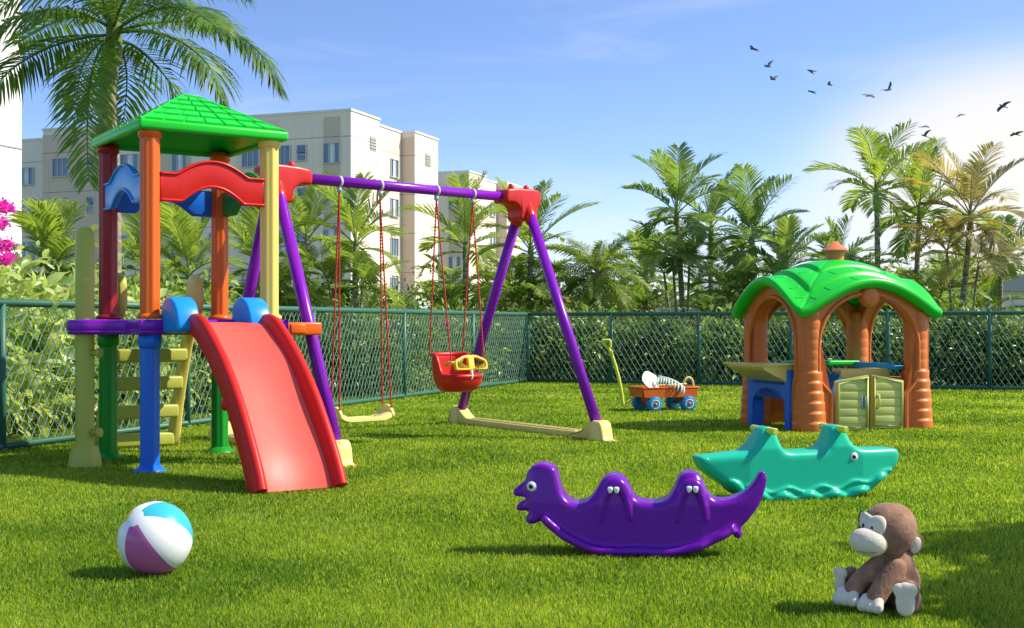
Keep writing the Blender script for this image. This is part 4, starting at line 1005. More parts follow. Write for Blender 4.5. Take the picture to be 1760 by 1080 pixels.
for cx_ in (1055.5, 1187):
    for s3 in (-1, 1):
        m = MB(); xl, zl = (cx_+s3*5.5-1092)*Zd/F/cosd, 1+(HY-(840 if cx_ < 1100 else 837))*Zd/F
        ol = spline([Vector((a*s3, b_, 0)) for a, b_ in ((-.010, .012), (.006, .013), (.011, .006), (.006, -.012), (-.004, -.013), (-.011, -.004))], 4, True)
        m.puff([(p.x+xl, p.y+zl) for p in ol], .014, .007, -.103, 3); obj('grip_knob', m, M['white'], D_)
eye(D_, ((917-1092)*Zd/F/cosd, -.0765, 1+(HY-837)*Zd/F), .022)

# ------------------------------------------------------------------ beach ball
bc = gnd(268, 990); rb = .146; bc = at(267, 931, bc.y + .02)
m = MB(); nseg, nr = 72, 36; 
def capmat(ph, j):
    if ph < R_(17): return 0
    return [1, 0, 2, 0, 3, 0][int(j/(nseg/6)) % 6]
for i in range(nr):
    p0, p1 = math.pi*i/nr, math.pi*(i+1)/nr
    pass
vs = []; 
for i in range(nr+1):
    ph = math.pi*i/nr
    for j in range(nseg):
        a = 2*math.pi*j/nseg; fl = 1 - .006*math.exp(-((((j/(nseg/6)) % 1)-.0)/.02)**2)
        vs.append(Vector((rb*math.sin(ph)*math.cos(a)*fl, rb*math.sin(ph)*math.sin(a)*fl, rb*math.cos(ph))))
pole = Vector((-.37, -.66, .66)).normalized(); down = Vector((.05, -.5, -.85)); ax = (down - pole*pole.dot(down)).normalized(); ay = pole.cross(ax)
BMx = Matrix(((ax.x, ay.x, pole.x, 0), (ax.y, ay.y, pole.y, 0), (ax.z, ay.z, pole.z, 0), (0, 0, 0, 1))) @ Matrix.Rotation(R_(-27), 4, 'Z')
for i in range(nr):
    for j in range(nseg):
        pass
o0 = len(m.v); m.add(vs, [], 0, True, BMx)
for i in range(nr):
    for j in range(nseg):
        m.f.append([i*nseg+j, (i+1)*nseg+j, (i+1)*nseg+(j+1) % nseg, i*nseg+(j+1) % nseg]); m.m.append(capmat(math.pi*(i+.5)/nr, j)); m.sm.append(True)
M['ball_white'] = plastic('white vinyl', (.80, .80, .78, 1), .3, var=.03); M['ball_pink'] = plastic('magenta vinyl', (.50, .11, .31, 1), .20)
M['ball_cyan'] = plastic('cyan vinyl', (.04, .43, .52, 1), .28); M['ball_yellow'] = plastic('yellow vinyl', (.75, .60, .03, 1), .28)
bo = obj('beach_ball', m, [M['ball_white'], M['ball_pink'], M['ball_cyan'], M['ball_yellow']]); bo.location = (bc.x, bc.y, rb)
bm = bmesh.new(); bm.from_mesh(bo.data); bmesh.ops.remove_doubles(bm, verts=bm.verts[:], dist=1e-5); bmesh.ops.recalc_face_normals(bm, faces=bm.faces[:]); bm.to_mesh(bo.data); bm.free()
tag(bo, 'inflated beach ball with white, magenta, cyan and yellow panels on the grass', 'beach ball')

# ------------------------------------------------------------------ plush monkey
MK = Vector((1.335, 4.36, 0))
def plush(name, c1, c2):
    m = rough_mat(name, c1, c2, 30, .95, .55, 420, .004); b_ = m.node_tree.nodes['Principled BSDF']
    b_.inputs['Sheen Weight'].default_value = .12; b_.inputs['Sheen Roughness'].default_value = .5; return m
M['plush_brown'] = plush('brown plush', (.24, .115, .062), (.38, .205, .12)); M['plush_cream'] = plush('cream plush', (.70, .61, .45), (.80, .71, .54))
Q_ = thing('plush_monkey', 'brown plush toy monkey with cream face sitting on the grass', 'plush toy', MK, 0)
def mk(px, py, dy=0.0): p = at(px, py, MK.y+dy); return p - MK
def blob(name, parts, mat, vox=.006, sm=8, parent=Q_, fuzz=0):
    m = MB()
    for p in parts:
        if p[0] == 's': m.ball(p[1], p[2], 24, R=p[3] if len(p) > 3 else None)
        else: m.tube(spline(p[1], 6), [v for v in np.interp(np.linspace(0, 1, 6*(len(p[1])-1)+1), np.linspace(0, 1, len(p[2])), p[2])], 16); m.ball(p[1][0], p[2][0], 16); m.ball(p[1][-1], p[2][-1], 16)
    o = obj(name, m, mat, parent)
    a = o.modifiers.new('r', 'REMESH'); a.mode = 'VOXEL'; a.voxel_size = vox; a.use_smooth_shade = True
    b_ = o.modifiers.new('s', 'SMOOTH'); b_.iterations = sm; b_.factor = .5
    dg = bpy.context.evaluated_depsgraph_get(); dg.update(); me = bpy.data.meshes.new_from_object(o.evaluated_get(dg)); o.modifiers.clear(); old = o.data; o.data = me; me.name = name; bpy.data.meshes.remove(old)
    me.polygons.foreach_set('use_smooth', np.ones(len(me.polygons), bool))
    if fuzz:
        for v in me.vertices: v.co += v.normal*random.uniform(-fuzz, fuzz)
    return o
hc = mk(1527, 910, .0)
hip = mk(1546, 1020, .02); hip.z = .078
L_knee, L_ank = hip + Vector((-.105, .035, -.025)), mk(1455, 1000, .06)
R_knee, R_ank = hip + Vector((.012, -.06, -.03)), mk(1561, 1032, -.10)
pawL, pawR = mk(1457, 1025, -.03), mk(1499, 1037, -.085)
pawL.z = max(pawL.z, .040); pawR.z = max(pawR.z, .040)
shL, shR = mk(1508, 972, -.012), mk(1540, 978, -.055)
ear_c = mk(1574, 936, -.005)
ER = Euler((R_(6), R_(12), R_(12))).to_matrix()
blob('body', [('s', hc, (.096, .092, .093)), ('s', hc+Vector((.022, .01, .008)), (.078, .08, .082)), ('s', hip+Vector((0, .01, .02)), (.074, .074, .080)), ('s', hip+Vector((-.014, -.008, .075)), (.064, .06, .07)), ('s', hip+Vector((-.03, -.02, .04)), (.055, .055, .075)),
    ('c', [shL, shL.lerp(pawL, .5)+Vector((0, 0, .010)), pawL.lerp(shL, .12)], [.034, .032, .032]), ('c', [shR, shR.lerp(pawR, .5)+Vector((.004, 0, .010)), pawR.lerp(shR, .12)], [.036, .034, .034]),
    ('c', [hip+Vector((-.03, .02, -.02)), L_knee, L_ank+Vector((.014, 0, -.012)), L_ank+Vector((.016, 0, .024))], [.048, .040, .032, .030]), ('c', [hip+Vector((.01, -.02, -.02)), R_knee, R_ank+Vector((0.006, .034, -.02)), R_ank+Vector((.006, .026, .028))], [.05, .045, .042, .040]),
    ('s', ear_c+Vector((.002, .006, 0)), (.027, .013, .040), ER), ('s', mk(1482, 905, .085), (.016, .02, .034))], M['plush_brown'], .005, 5, fuzz=.0008)
mz = mk(1493, 932, -.058); blob('muzzle', [('s', mz, (.065, .050, .049), Euler((0, R_(10), R_(-14))).to_matrix())], M['plush_cream'], .004, 3, fuzz=.0004)
m = MB(); mp = spline([mz + Vector((math.sin(a)*.054-.010, -.049*math.cos(a*.95)+.002, -.024-.005*math.cos(a*1.6))) for a in np.linspace(-.8, .8, 8)], 3)
m.tube(mp, .0013, 6); obj('mouth', m, M['plush_brown'], Q_)
# heart shaped mask that hugs the head: a thin shell of the head's own curve
def headp(px, py, out=1.0):
    d = Vector(((px-1527)*MK.y/F, 0, (910-py)*MK.y/F)); r2 = max(0, 1-(d.x/.096)**2-(d.z/.093)**2); return hc + Vector((d.x*out, -.092*math.sqrt(r2)*out, d.z*out))
mask = [(1488, 912), (1478, 904), (1475.5, 890), (1478, 880), (1485, 877), (1490, 881), (1494, 883.5), (1501, 881.5), (1508.5, 883), (1512, 890), (1510.5, 902), (1505, 914), (1496, 917)]
mk_o = spline([Vector((x, y, 0)) for x, y in mask], 5, True); m = MB(); vs = []; nr_ = 9; no = len(mk_o); cm_ = Vector((1493, 899, 0))
for i in range(nr_+1):
    r_ = (i/nr_)**.7
    for p in mk_o:
        q = cm_.lerp(p, r_); hp_ = headp(q.x, q.y); vs.append(hp_ + (hp_-hc).normalized()*(-.004+.013*max(0, 1-r_**5)**.5))
m.add(vs, [(i*no+j, (i+1)*no+j, (i+1)*no+(j+1) % no, i*no+(j+1) % no) for i in range(nr_) for j in range(no)], 0, True)
obj('face_patch', m, M['plush_cream'], Q_)
for (px, py) in ((1483.2, 901.5), (1492.5, 904)):
    m = MB(); q = headp(px, py, 1.0); dn = (q-hc).normalized(); m.ball(q+dn*.0095, (.0042, .0046, .0078), 12); obj('eye', m, M['black'], Q_)
blob('inner_ear', [('s', ear_c+Vector((-.003, -.007, -.002)), (.0205, .0105, .031), ER)], M['plush_cream'], .003, 2)
for pw in (pawL, pawR):
    fwd = Vector((-.62, -.72, -.30)).normalized(); sd3 = Vector((.75, -.62, 0)).normalized()
    parts = [('s', pw+Vector((.006, .006, .003)), (.034, .033, .034))]
    for k in (-1, 0, 1): parts.append(('c', [pw + sd3*.020*k + Vector((0, 0, .012)), pw + sd3*.0255*k + fwd*.018 + Vector((0, 0, -.004))], [.020, .0215]))
    blob('paw', parts, M['plush_cream'], .003, 4, fuzz=.0002)
def sole(c, n_, w, h):
    n_ = n_.normalized(); up_ = Vector((0, 0, 1)); sx = n_.cross(up_).normalized()*-1; upv = sx.cross(n_); upv = upv if upv.z > 0 else -upv
    Rm = Matrix((sx, n_, upv)).transposed()
    parts = [('s', c + upv*(-.030), (w*.74, .012, h*.55), Rm), ('s', c - upv*.012, (w*.80, .012, h*.6), Rm), ('s', c + upv*h*.30, (w*.92, .012, h*.45), Rm)]
    for k in (-1, 0, 1): parts.append(('s', c + upv*(h*.46 + (.004 if k == 0 else 0)) + sx*w*.46*k, (w*.56, .012, h*.36), Rm))
    blob('foot_sole', parts, M['plush_cream'], .003, 14)
sole(mk(1556, 1028, -.148), Vector((-.15, -1, .1)), .042, .060); sole(mk(1444, 996, .045), Vector((-.9, -.42, .05)), .034, .050)
# ------------------------------------------------------------------ vegetation
random.seed(5)
M['frond_royal'] = leafy('royal palm fronds', (.030, .080, .012), (.14, .25, .026), .32, .42, 1.2)
M['frond_areca'] = leafy('areca palm fronds', (.085, .17, .030), (.33, .40, .075), .42, .42, .8)
M['frond_cool'] = leafy('blue green palm fronds', (.065, .14, .040), (.24, .33, .085), .42, .42, .8)
M['frond_warm'] = leafy('glare tinted palm fronds', (.15, .17, .06), (.36, .33, .13), .45, .45, .8, tint=(1, .85, .5))  # tan tint paints bright glare into this palm's leaf colour
M['frond_feather'] = leafy('feather palm fronds', (.055, .14, .020), (.26, .32, .045), .36, .45, 1.5)
M['leaf_bright'] = leafy('bright shrub leaves', (.13, .24, .045), (.56, .62, .24), .36, .35, 2.2, .5)
M['leaf_mid'] = leafy('hedge leaves', (.045, .11, .022), (.30, .40, .08), .34, .35, 1.6, .5)
M['leaf_dark'] = leafy('dark hedge leaves', (.028, .078, .020), (.21, .30, .06), .30, .38, 1.4, .5)
M['leaf_far'] = leafy('far foliage', (.09, .12, .03), (.30, .30, .09), .40, .5, .5)
M['flower'] = leafy('pink bracts', (.55, .03, .34), (.78, .09, .55), .4, .6, 6, tint=(1, .6, .9))
def bark(name, c1, c2, band, w):
    m, t, b_ = new_mat(name); tc = t.nodes.new('ShaderNodeTexCoord')
    mp = t.nodes.new('ShaderNodeMapping'); mp.inputs['Scale'].default_value = (3, 3, band); t.links.new(tc.outputs['Object'], mp.inputs['Vector'])
    wv_ = t.nodes.new('ShaderNodeTexNoise'); wv_.inputs['Scale'].default_value = 3; wv_.inputs['Detail'].default_value = 6; t.links.new(mp.outputs[0], wv_.inputs['Vector'])
    r = t.nodes.new('ShaderNodeMapRange'); r.inputs['From Min'].default_value = .38; r.inputs['From Max'].default_value = .62; t.links.new(wv_.outputs['Fac'], r.inputs['Value'])
    mx = t.nodes.new('ShaderNodeMixRGB'); mx.inputs['Color1'].default_value = c1 + (1,); mx.inputs['Color2'].default_value = c2 + (1,)
    t.links.new(r.outputs[0], mx.inputs['Fac']); t.links.new(mx.outputs[0], b_.inputs['Base Color']); b_.inputs['Roughness'].default_value = .9
    bp = t.nodes.new('ShaderNodeBump'); bp.inputs['Strength'].default_value = .6; bp.inputs['Distance'].default_value = .02
    t.links.new(wv_.outputs['Fac'], bp.inputs['Height']); t.links.new(bp.outputs[0], b_.inputs['Normal']); return m
M['bark'] = bark('palm bark', (.20, .15, .10), (.36, .29, .21), 5, .2); M['bark_ring'] = bark('ringed green stem', (.10, .11, .045), (.34, .32, .22), 9, .2)
M['bark_dark'] = bark('shrub stems', (.05, .035, .02), (.12, .09, .05), 2, .2); M['crownshaft'] = plastic('green crownshaft', (.14, .20, .04, 1), .45)

def frond(m, pts, ll, n, wd, vang=.35, droop=.25, t0=.12, fwd=.55, rr=.012, sparse=0, sym=0):
    path = spline(pts, 8); K = len(path)
    m.tube(path, [rr*(1-.8*i/(K-1)) for i in range(K)], 5, smooth=True)
    up = Vector((0, 0, 1))
    for i in range(n):
        t = t0 + (1-t0)*(i+.5)/n; f_ = t*(K-1); a = min(int(f_), K-2); fr = f_-a
        p = path[a].lerp(path[a+1], fr); T = (path[a+1]-path[a]).normalized()
        S = T.cross(up); S = S.normalized() if S.length > .05 else Vector((1, 0, 0)); Nn = S.cross(T)
        L = ll*(min(1, .45+1.6*(t-t0))*(1 if t < .6 else 1-.62*((t-.6)/.4)**1.3))
        for sd in (-1, 1):
            if sparse and random.random() < sparse: continue
            fw = fwd*(.7+.9*t) + random.uniform(-.10, .10)
            d = (S*sd + T*fw + Nn*(vang + random.uniform(-.15, .15))).normalized()
            l_ = L*random.uniform(.86, 1.1); w_ = wd*random.uniform(.8, 1.15)
            W_ = (T - d*T.dot(d)).normalized()*w_*.5 + Nn*w_*.12*sd
            dr = Vector((0, 0, -1))*droop*l_*random.uniform(.6, 1.3)
            p1 = p + d*l_*.38; p2 = p + d*l_*.74 + dr*.4; p3 = p + d*l_*.98 + dr
            m.add([p-W_*.35, p+W_*.35, p1-W_, p1+W_, p2-W_*.75, p2+W_*.75, p3], [(0, 1, 3, 2), (2, 3, 5, 4), (4, 5, 6)], 0, False)

def frond_pts(o, az, el, L, bend, side=0):
    """start at o, azimuth az, elevation el, arching over by bend (radians over the length)"""
    pts = [o.copy()]; p = o.copy(); n = 6
    for i in range(n):
        e_ = el - bend*((i+.5)/n)**1.35; a_ = az + side*(i/n)**1.5
        p = p + Vector((math.cos(a_)*math.cos(e_), math.sin(a_)*math.cos(e_), math.sin(e_)))*(L/n); pts.append(p.copy())
    return pts

def palm(label, px, py, Y, ground=0, L=1.7, nf=9, ll=.60, mat='frond_areca', lean=0.0, trunk_r=.055, n=36, els=(1.45, -.05), bend=(.45, 1.5), name='palm_tree', stems=0, wd=.034, seed=None, group='palms beyond the fence', droop=.22):
    random.seed(seed if seed is not None else int(px*7+py))
    c = at(px, py, Y); base = Vector((c.x + lean, c.y + random.uniform(-.2, .2), 0))
    root = thing(name, label, 'palm tree', base, 0, group)
    tm = MB(); tp = spline([Vector((0, 0, -.05)), Vector((-lean*.15, 0, c.z*.35)), Vector((-lean*.6, 0, c.z*.7)), c-base], 6)
    k = len(tp); tm.tube(tp, [trunk_r*(1.35-.5*i/(k-1)) * (1 + .10*(i % 2)) for i in range(k)], 12)
    for q in range(int(c.z/.13)):
        f_ = min(.999, (q*.13)/c.z)*(k-1); a = int(f_); p = tp[a].lerp(tp[min(a+1, k-1)], f_-a); r_ = trunk_r*(1.35-.5*f_/(k-1))*1.06
        tm.lathe([(r_*.96, -.012), (r_*1.05, 0), (r_*.96, .012)], p, 12)
    obj('trunk', tm, M['bark_ring'], root)
    sm_ = MB(); cs_ = [c-base+Vector((0, 0, -.35*L/1.7)), c-base+Vector((0, 0, -.1)), c-base+Vector((0, 0, .14))]; sm_.tube(spline(cs_, 3), [trunk_r*1.25]*3+[trunk_r*1.15]*2+[trunk_r*.8]*2, 10)
    obj('crownshaft', sm_, M['crownshaft'], root)
    cm = MB(); a0 = random.uniform(0, 6.28)
    nf += 4
    for i in range(nf):
        k_ = i/(nf-1); az = a0 + i*2.39996 + random.uniform(-.25, .25)
        el = els[0]*(1-k_)**.9 + els[1]*k_ + random.uniform(-.12, .12); bn_ = bend[0]*(1-k_) + bend[1]*k_ + random.uniform(-.2, .25)
        Lf = 1.10*L*(.74 + .3*math.sin(math.pi*min(1, k_+.25)))*random.uniform(.86, 1.12)
        o = c-base+Vector((0, 0, .08-.22*k_)); frond(cm, frond_pts(o, az, el, Lf, bn_, random.uniform(-.35, .35)), ll*Lf/L, n, wd, vang=random.uniform(.12, .5), droop=droop, rr=.017, t0=.18, sparse=.03, fwd=.85)
    for s_ in range(stems + (2 if py < 440 else 1)):
        a_ = random.uniform(0, 6.28); o = Vector((math.cos(a_)*.18, math.sin(a_)*.18, 0)); hh = c.z*random.uniform(.30, .78); t_ = Vector((math.cos(a_)*.55, math.sin(a_)*.5, hh)); tm2 = MB(); tm2.tube([o, o.lerp(t_, .5)+Vector((0, 0, .05)), t_], [.035, .03, .025], 8)
        obj('side_stem', tm2, M['bark_ring'], root)
        for i in range(8): frond(cm, frond_pts(t_, a_ + i*2.4, random.uniform(.15, 1.35), L*random.uniform(.7, .95), random.uniform(.6, 1.5)), ll*.8, int(n*.85), wd, vang=.3, droop=droop, rr=.012, t0=.16, fwd=.85)
    obj('crown', cm, M[mat], root)
    return root

# the big royal palm on the left: every frond a part, set out as the photograph shows them
Yp = 16.0; pc = at(196, 62, Yp); pbase = Vector((pc.x - .06, Yp, 0))
root = thing('royal_palm', 'tall palm with long drooping feathery fronds and grey trunk behind the play tower', 'palm tree', pbase, 0)
tm = MB(); tp = spline([Vector((0, 0, -.05)), Vector((.02, 0, 1.4)), Vector((0.02, 0, 2.8)), Vector((-.03, 0, 3.9)), pc-pbase+Vector((0, 0, -.1))], 14); k = len(tp)
tm.tube(tp, [.118*(1.15-.3*i/(k-1))*(1+.02*(i % 3)) for i in range(k)], 20); obj('trunk', tm, M['bark'], root)
tm = MB(); tm.tube(spline([pc-pbase+Vector((0, 0, -.35)), pc-pbase+Vector((0, 0, .1)), pc-pbase+Vector((-.02, 0, .75)), pc-pbase+Vector((-.02, 0, 1.0))], 4), [.105]*4+[.10]*4+[.085]*4+[.04], 14); obj('crownshaft', tm, M['crownshaft'], root)
random.seed(3)
FR = [ # pixel control points with depth offset in metres
    [(198, 55, 0), (260, 40, -.2), (340, 38, -.4), (410, 62, -.5), (458, 105, -.6), (486, 152, -.6)],
    [(194, 60, 0), (140, 66, .2), (80, 84, .4), (20, 120, .6), (-30, 175, .7)],
    [(190, 48, 0), (140, 22, -.4), (80, 18, -.8), (10, 40, -1.1), (-60, 95, -1.3)],
    [(190, 66, -.1), (172, 85, -.5), (155, 140, -.9), (150, 220, -1.0), (152, 312, -1.0)],
    [(201, 68, 0), (235, 82, .4), (270, 115, .7), (305, 160, .8), (330, 215, .8)],
    [(202, 56, 0), (250, 55, -.6), (310, 72, -1.0), (360, 115, -1.2), (388, 180, -1.2)],
    [(199, 72, .1), (212, 95, .5), (218, 140, .9), (212, 215, 1.0)],
    [(194, 45, 0), (170, 5, .3), (130, -30, .6), (70, -50, .9), (0, -40, 1.1)],
    [(200, 45, 0), (235, 0, .2), (290, -30, .4), (360, -35, .5), (425, -8, .5)],
    [(197, 40, 0), (200, -40, .2), (215, -110, .3), (240, -160, .3)],
    [(193, 42, 0), (165, -20, -.6), (110, -60, -1.0), (40, -60, -1.5)],
    [(196, 44, -.1), (215, 0, -.8), (250, -20, -1.6), (300, -8, -2.2)],
    [(194, 50, 0), (150, 30, .6), (95, 38, 1.2), (30, 75, 1.7)],
    [(199, 50, 0), (240, 25, .7), (300, 12, 1.3), (370, 30, 1.8), (420, 70, 2.1)],
    [(192, 62, .1), (165, 80, .9), (140, 120, 1.5), (128, 190, 1.8)],
    [(188, 40, 0), (140, -10, -.2), (60, -15, -.5), (-20, 20, -.8)],
    [(202, 50, 0), (255, 20, -.9), (320, 15, -1.6), (370, 45, -2.0)]]
for f_ in FR:
    m = MB(); pts = [at(x, y, Yp + d) - pbase for x, y, d in f_]
    L = sum((pts[i+1]-pts[i]).length for i in range(len(pts)-1))
    hang_ = abs(pts[-1].z-pts[0].z) > 1.4 and abs(pts[-1].x-pts[0].x) < .8
    frond(m, pts, .60 if not hang_ else .54, int(44*L/2.2), .034, vang=random.uniform(-.1, .25), droop=.42 if not hang_ else .25, t0=.10, fwd=.55, rr=.024)
    frond(m, pts, .46, int(26*L/2.2), .030, vang=-.45, droop=.3, t0=.14, fwd=.7, rr=.004)
    obj('frond', m, M['frond_royal'], root)

# feather palm with a dense round head in the gap right of the swing
random.seed(21)
c = at(1026, 468, 25.5); base = Vector((c.x, c.y, 0)); root = thing('feather_palm', 'bushy round headed palm between the swing leg and the striped palm', 'palm tree', base, 0, 'palms beyond the fence')
tm = MB(); tm.tube([(0, 0, -.05), (0, .02, 1.2), c-base], [.22, .17, .13], 14); obj('trunk', tm, M['bark'], root)
cm = MB()
for i in range(26):
    k_ = i/25; o = c-base+Vector((0, 0, -.15*k_)); pts = frond_pts(o, i*2.39996, 1.2-1.9*k_, random.uniform(1.0, 1.3), .9+.5*k_)
    for va in (-.6, .0, .6): frond(cm, pts, .26, 26, .022, vang=va, droop=.2, t0=.12, rr=.012)
obj('crown', cm, M['frond_feather'], root)

P = palm
P('slender palm with pale leaning fronds left of the flat swing ropes', 528, 412, 27, L=1.25, nf=9, stems=1, seed=31)
P('broad palm between the two flat swing ropes and the white corner of the apartment block', 612, 420, 25, L=1.2, nf=9, stems=2, seed=32)
P('small palm seen between the orange posts of the play tower', 325, 470, 22, L=1.0, nf=9, seed=33, stems=1)
P('low palm left of the play tower, in front of the beige wing', 92, 462, 19, L=.88, nf=9, seed=34, mat='frond_areca')
P('palm with tan ringed stem seen right of the crimson post', 248, 458, 24, L=1.0, nf=9, seed=35, stems=1)
P('palm crossed by the baby swing ropes', 800, 425, 28, L=1.4, nf=10, seed=36, stems=1)
P('palm crossed by the right swing leg', 912, 430, 26, L=1.35, nf=10, seed=37, stems=2)
P('slim palm behind the yellow post and left swing leg', 440, 455, 25, L=1.0, nf=9, seed=38)
P('tall palm with white banded stem left of the playhouse roof', 1163, 366, 28, L=1.35, nf=10, seed=41, mat='frond_cool', stems=1, lean=.15)
P('palm just right of the white banded one, its fronds crossing', 1222, 392, 30, L=1.4, nf=9, seed=42, mat='frond_cool', stems=1)
P('palm with one tall upright frond left of the chimney', 1292, 408, 27, L=1.3, nf=10, seed=43, mat='frond_cool', stems=1)
P('tallest palm right of the chimney with a single upright plume', 1506, 328, 27, L=1.4, nf=9, seed=45, mat='frond_areca')
P('drooping palm behind the right end of the playhouse roof', 1580, 372, 29, L=1.45, nf=15, seed=46, mat='frond_areca', stems=1)
P('glare tinted tan palm with ringed stem at the right edge', 1668, 372, 27, L=1.5, nf=11, seed=47, mat='frond_warm', lean=-.25)
P('low spreading palm right of the tan palm', 1720, 455, 31, L=1.35, nf=13, seed=48, mat='frond_feather')
P('low palm between the banded palm and the playhouse', 1350, 458, 31, L=1.3, nf=12, seed=49, mat='frond_areca')
P('short yellowish palm under the banded palm', 1110, 480, 33, L=1.2, nf=12, seed=50, mat='frond_areca')
P('short palm behind the playhouse chimney', 1440, 470, 32, L=1.2, nf=12, seed=51, mat='frond_cool')

# leafy shrubs
def leaves(rg, n, cen, rad, ls, clumps=26, flat=.35, asp=.42, shell=.55, upb=.5, spr=.30):
    d = rg.normal(size=(clumps, 3)); d /= np.linalg.norm(d, axis=1)[:, None]; d[:, 2] = np.where(rg.random(clumps) < .68, np.abs(d[:, 2]), -np.abs(d[:, 2])*.6)
    cc_ = d * rg.uniform(shell, 1, (clumps, 1)) * np.array(rad) * .86
    idx = rg.integers(0, clumps, n); spread = np.array(rad).mean()*spr
    P_ = cc_[idx] + rg.normal(size=(n, 3))*spread*np.array([1, 1, .8])
    out = P_/np.array(rad); out /= (np.linalg.norm(out, axis=1)[:, None]+1e-6)
    P_ += np.array(cen); P_[:, 2] = np.maximum(P_[:, 2], .03)
    D = out + rg.normal(size=(n, 3))*.75 + np.array([0, 0, -.15]); D /= np.linalg.norm(D, axis=1)[:, None]
    Nn = out*.5 + rg.normal(size=(n, 3))*.45 + np.array([0, 0, upb]); Nn -= D*(Nn*D).sum(1)[:, None]; Nn /= np.linalg.norm(Nn, axis=1)[:, None]
    S_v = np.cross(D, Nn); l = ls*rg.uniform(.6, 1.25, n)[:, None]; w = l*asp
    a = P_; b1 = P_ + D*l*.33 - S_v*w*.46 + Nn*l*.06; b2 = P_ + D*l*.33 + S_v*w*.46 + Nn*l*.06
    c1_ = P_ + D*l*.68 - S_v*w*.40 + Nn*l*.04; c2_ = P_ + D*l*.68 + S_v*w*.40 + Nn*l*.04; m_ = P_ + D*l*.5; e_ = P_ + D*l - Nn*l*.16
    V = np.stack([a, b1, b2, c1_, c2_, m_, e_], 1).reshape(-1, 3); o = np.arange(n)[:, None]*7
    T = np.concatenate([o+np.array([q]) for q in ((0, 5, 1), (0, 2, 5), (1, 5, 3), (2, 4, 5), (3, 5, 6), (4, 6, 5))], 1).reshape(-1, 3)
    return V, T
def shrub(label, p, rad, n, ls, mat, seed, name='shrub', cat='shrub', group='shrubs behind the fence', asp=.42, clumps=26, flowers=0, shell=.5, base_z=None, extra=None):
    rg = np.random.default_rng(seed); random.seed(seed)
    root = thing(name, label, cat, (p[0], p[1], 0), 0, group)
    cz = rad[2]*.62 if base_z is None else base_z
    V, T = leaves(rg, n, (0, 0, cz), rad, ls, clumps, asp=asp, shell=shell)
    mesh_np('foliage', V, T, M[mat], root)
    m = MB()
    for i in range(9):
        a_ = random.uniform(0, 6.28); r_ = random.uniform(.2, .75); t_ = Vector((math.cos(a_)*rad[0]*r_, math.sin(a_)*rad[1]*r_, cz + rad[2]*random.uniform(.1, .7))); o = Vector((math.cos(a_)*.08, math.sin(a_)*.08, 0))
        m.tube(spline([o, o.lerp(t_, .4)+Vector((0, 0, .08)), t_], 4), [.02*(1-.08*q) for q in range(9)], 6)
    obj('stem', m, M['bark_dark'], root)
    if flowers:
        fm_ = []; off = 0; VV2, TT2 = [], []
        for i in range(flowers):
            a_ = rg.uniform(0, 6.28); e2 = rg.uniform(-.2, 1.2); cpos = (math.cos(a_)*math.cos(e2)*rad[0], math.sin(a_)*math.cos(e2)*rad[1], cz+math.sin(e2)*rad[2]) if not extra else extra[i % len(extra)]
            V2, T2 = leaves(rg, 110, cpos, (.06, .06, .06), .034, 12, asp=.8, shell=.2); mesh_np('flower_cluster', V2, T2, M['flower'], root)
    return root
gp = 'shrubs behind the fence'
# near left: broad bright leaves pressed against the fence
spots = [(6.6, -8.3, (.75, .7, 1.0), 'leaf_bright', .21, 'broad leaved bright shrub at the left edge below the grey handrail'),
    (8.0, -8.15, (.7, .6, .85), 'leaf_bright', .22, 'bright large leaved shrub left of the climbing post'),
    (9.2, -8.5, (.75, .6, .95), 'leaf_bright', .20, 'dappled shrub behind the climbing post'),
    (10.5, -8.2, (.7, .6, .85), 'leaf_bright', .18, 'bright shrub behind the yellow ladder'),
    (11.9, -8.4, (.75, .6, .9), 'leaf_mid', .13, 'shrub behind the top of the slide')]
for i, (u, v, rad, mt, ls, lb) in enumerate(spots): shrub(lb, uv(u, v), rad, 3600, ls, mt, 60+i, asp=.46, clumps=36)
spots = [(20.0, -13.6, (1.3, 1.0, 1.05), 'leaf_mid', 'shrub across the path, left of the flat swing ropes'), (22.5, -13.2, (1.3, 1.0, 1.05), 'leaf_dark', 'dark shrub across the path, behind the flat swing'),
    (25.0, -12.9, (1.3, 1.0, 1.15), 'leaf_mid', 'shrub with light tops across the path, right of the flat swing'), (17.4, -13.8, (1.2, 1.0, 1.1), 'leaf_mid', 'shrub across the path behind the slide'),
    (27.6, -12.8, (1.3, 1.1, 1.2), 'leaf_dark', 'dark shrub at the far end of the path')]
for i, (u, v, rad, mt, lb) in enumerate(spots): shrub(lb, uv(u, v), rad, 4200, .13, mt, 80+i, clumps=36)
spots = [(15.6, -8.1, (.85, .6, .72), 'leaf_dark', 'low dark shrub behind the fence right of the flat swing'), (17.2, -8.0, (.9, .6, .75), 'leaf_mid', 'shrub behind the fence beside the baby swing'), (18.8, -8.1, (.9, .65, .8), 'leaf_mid', 'shrub behind the fence left of its corner post')]
for i, (u, v, rad, mt, lb) in enumerate(spots): shrub(lb, uv(u, v), rad, 4400, .10, mt, 90+i, flowers=4 if i == 1 else 0)
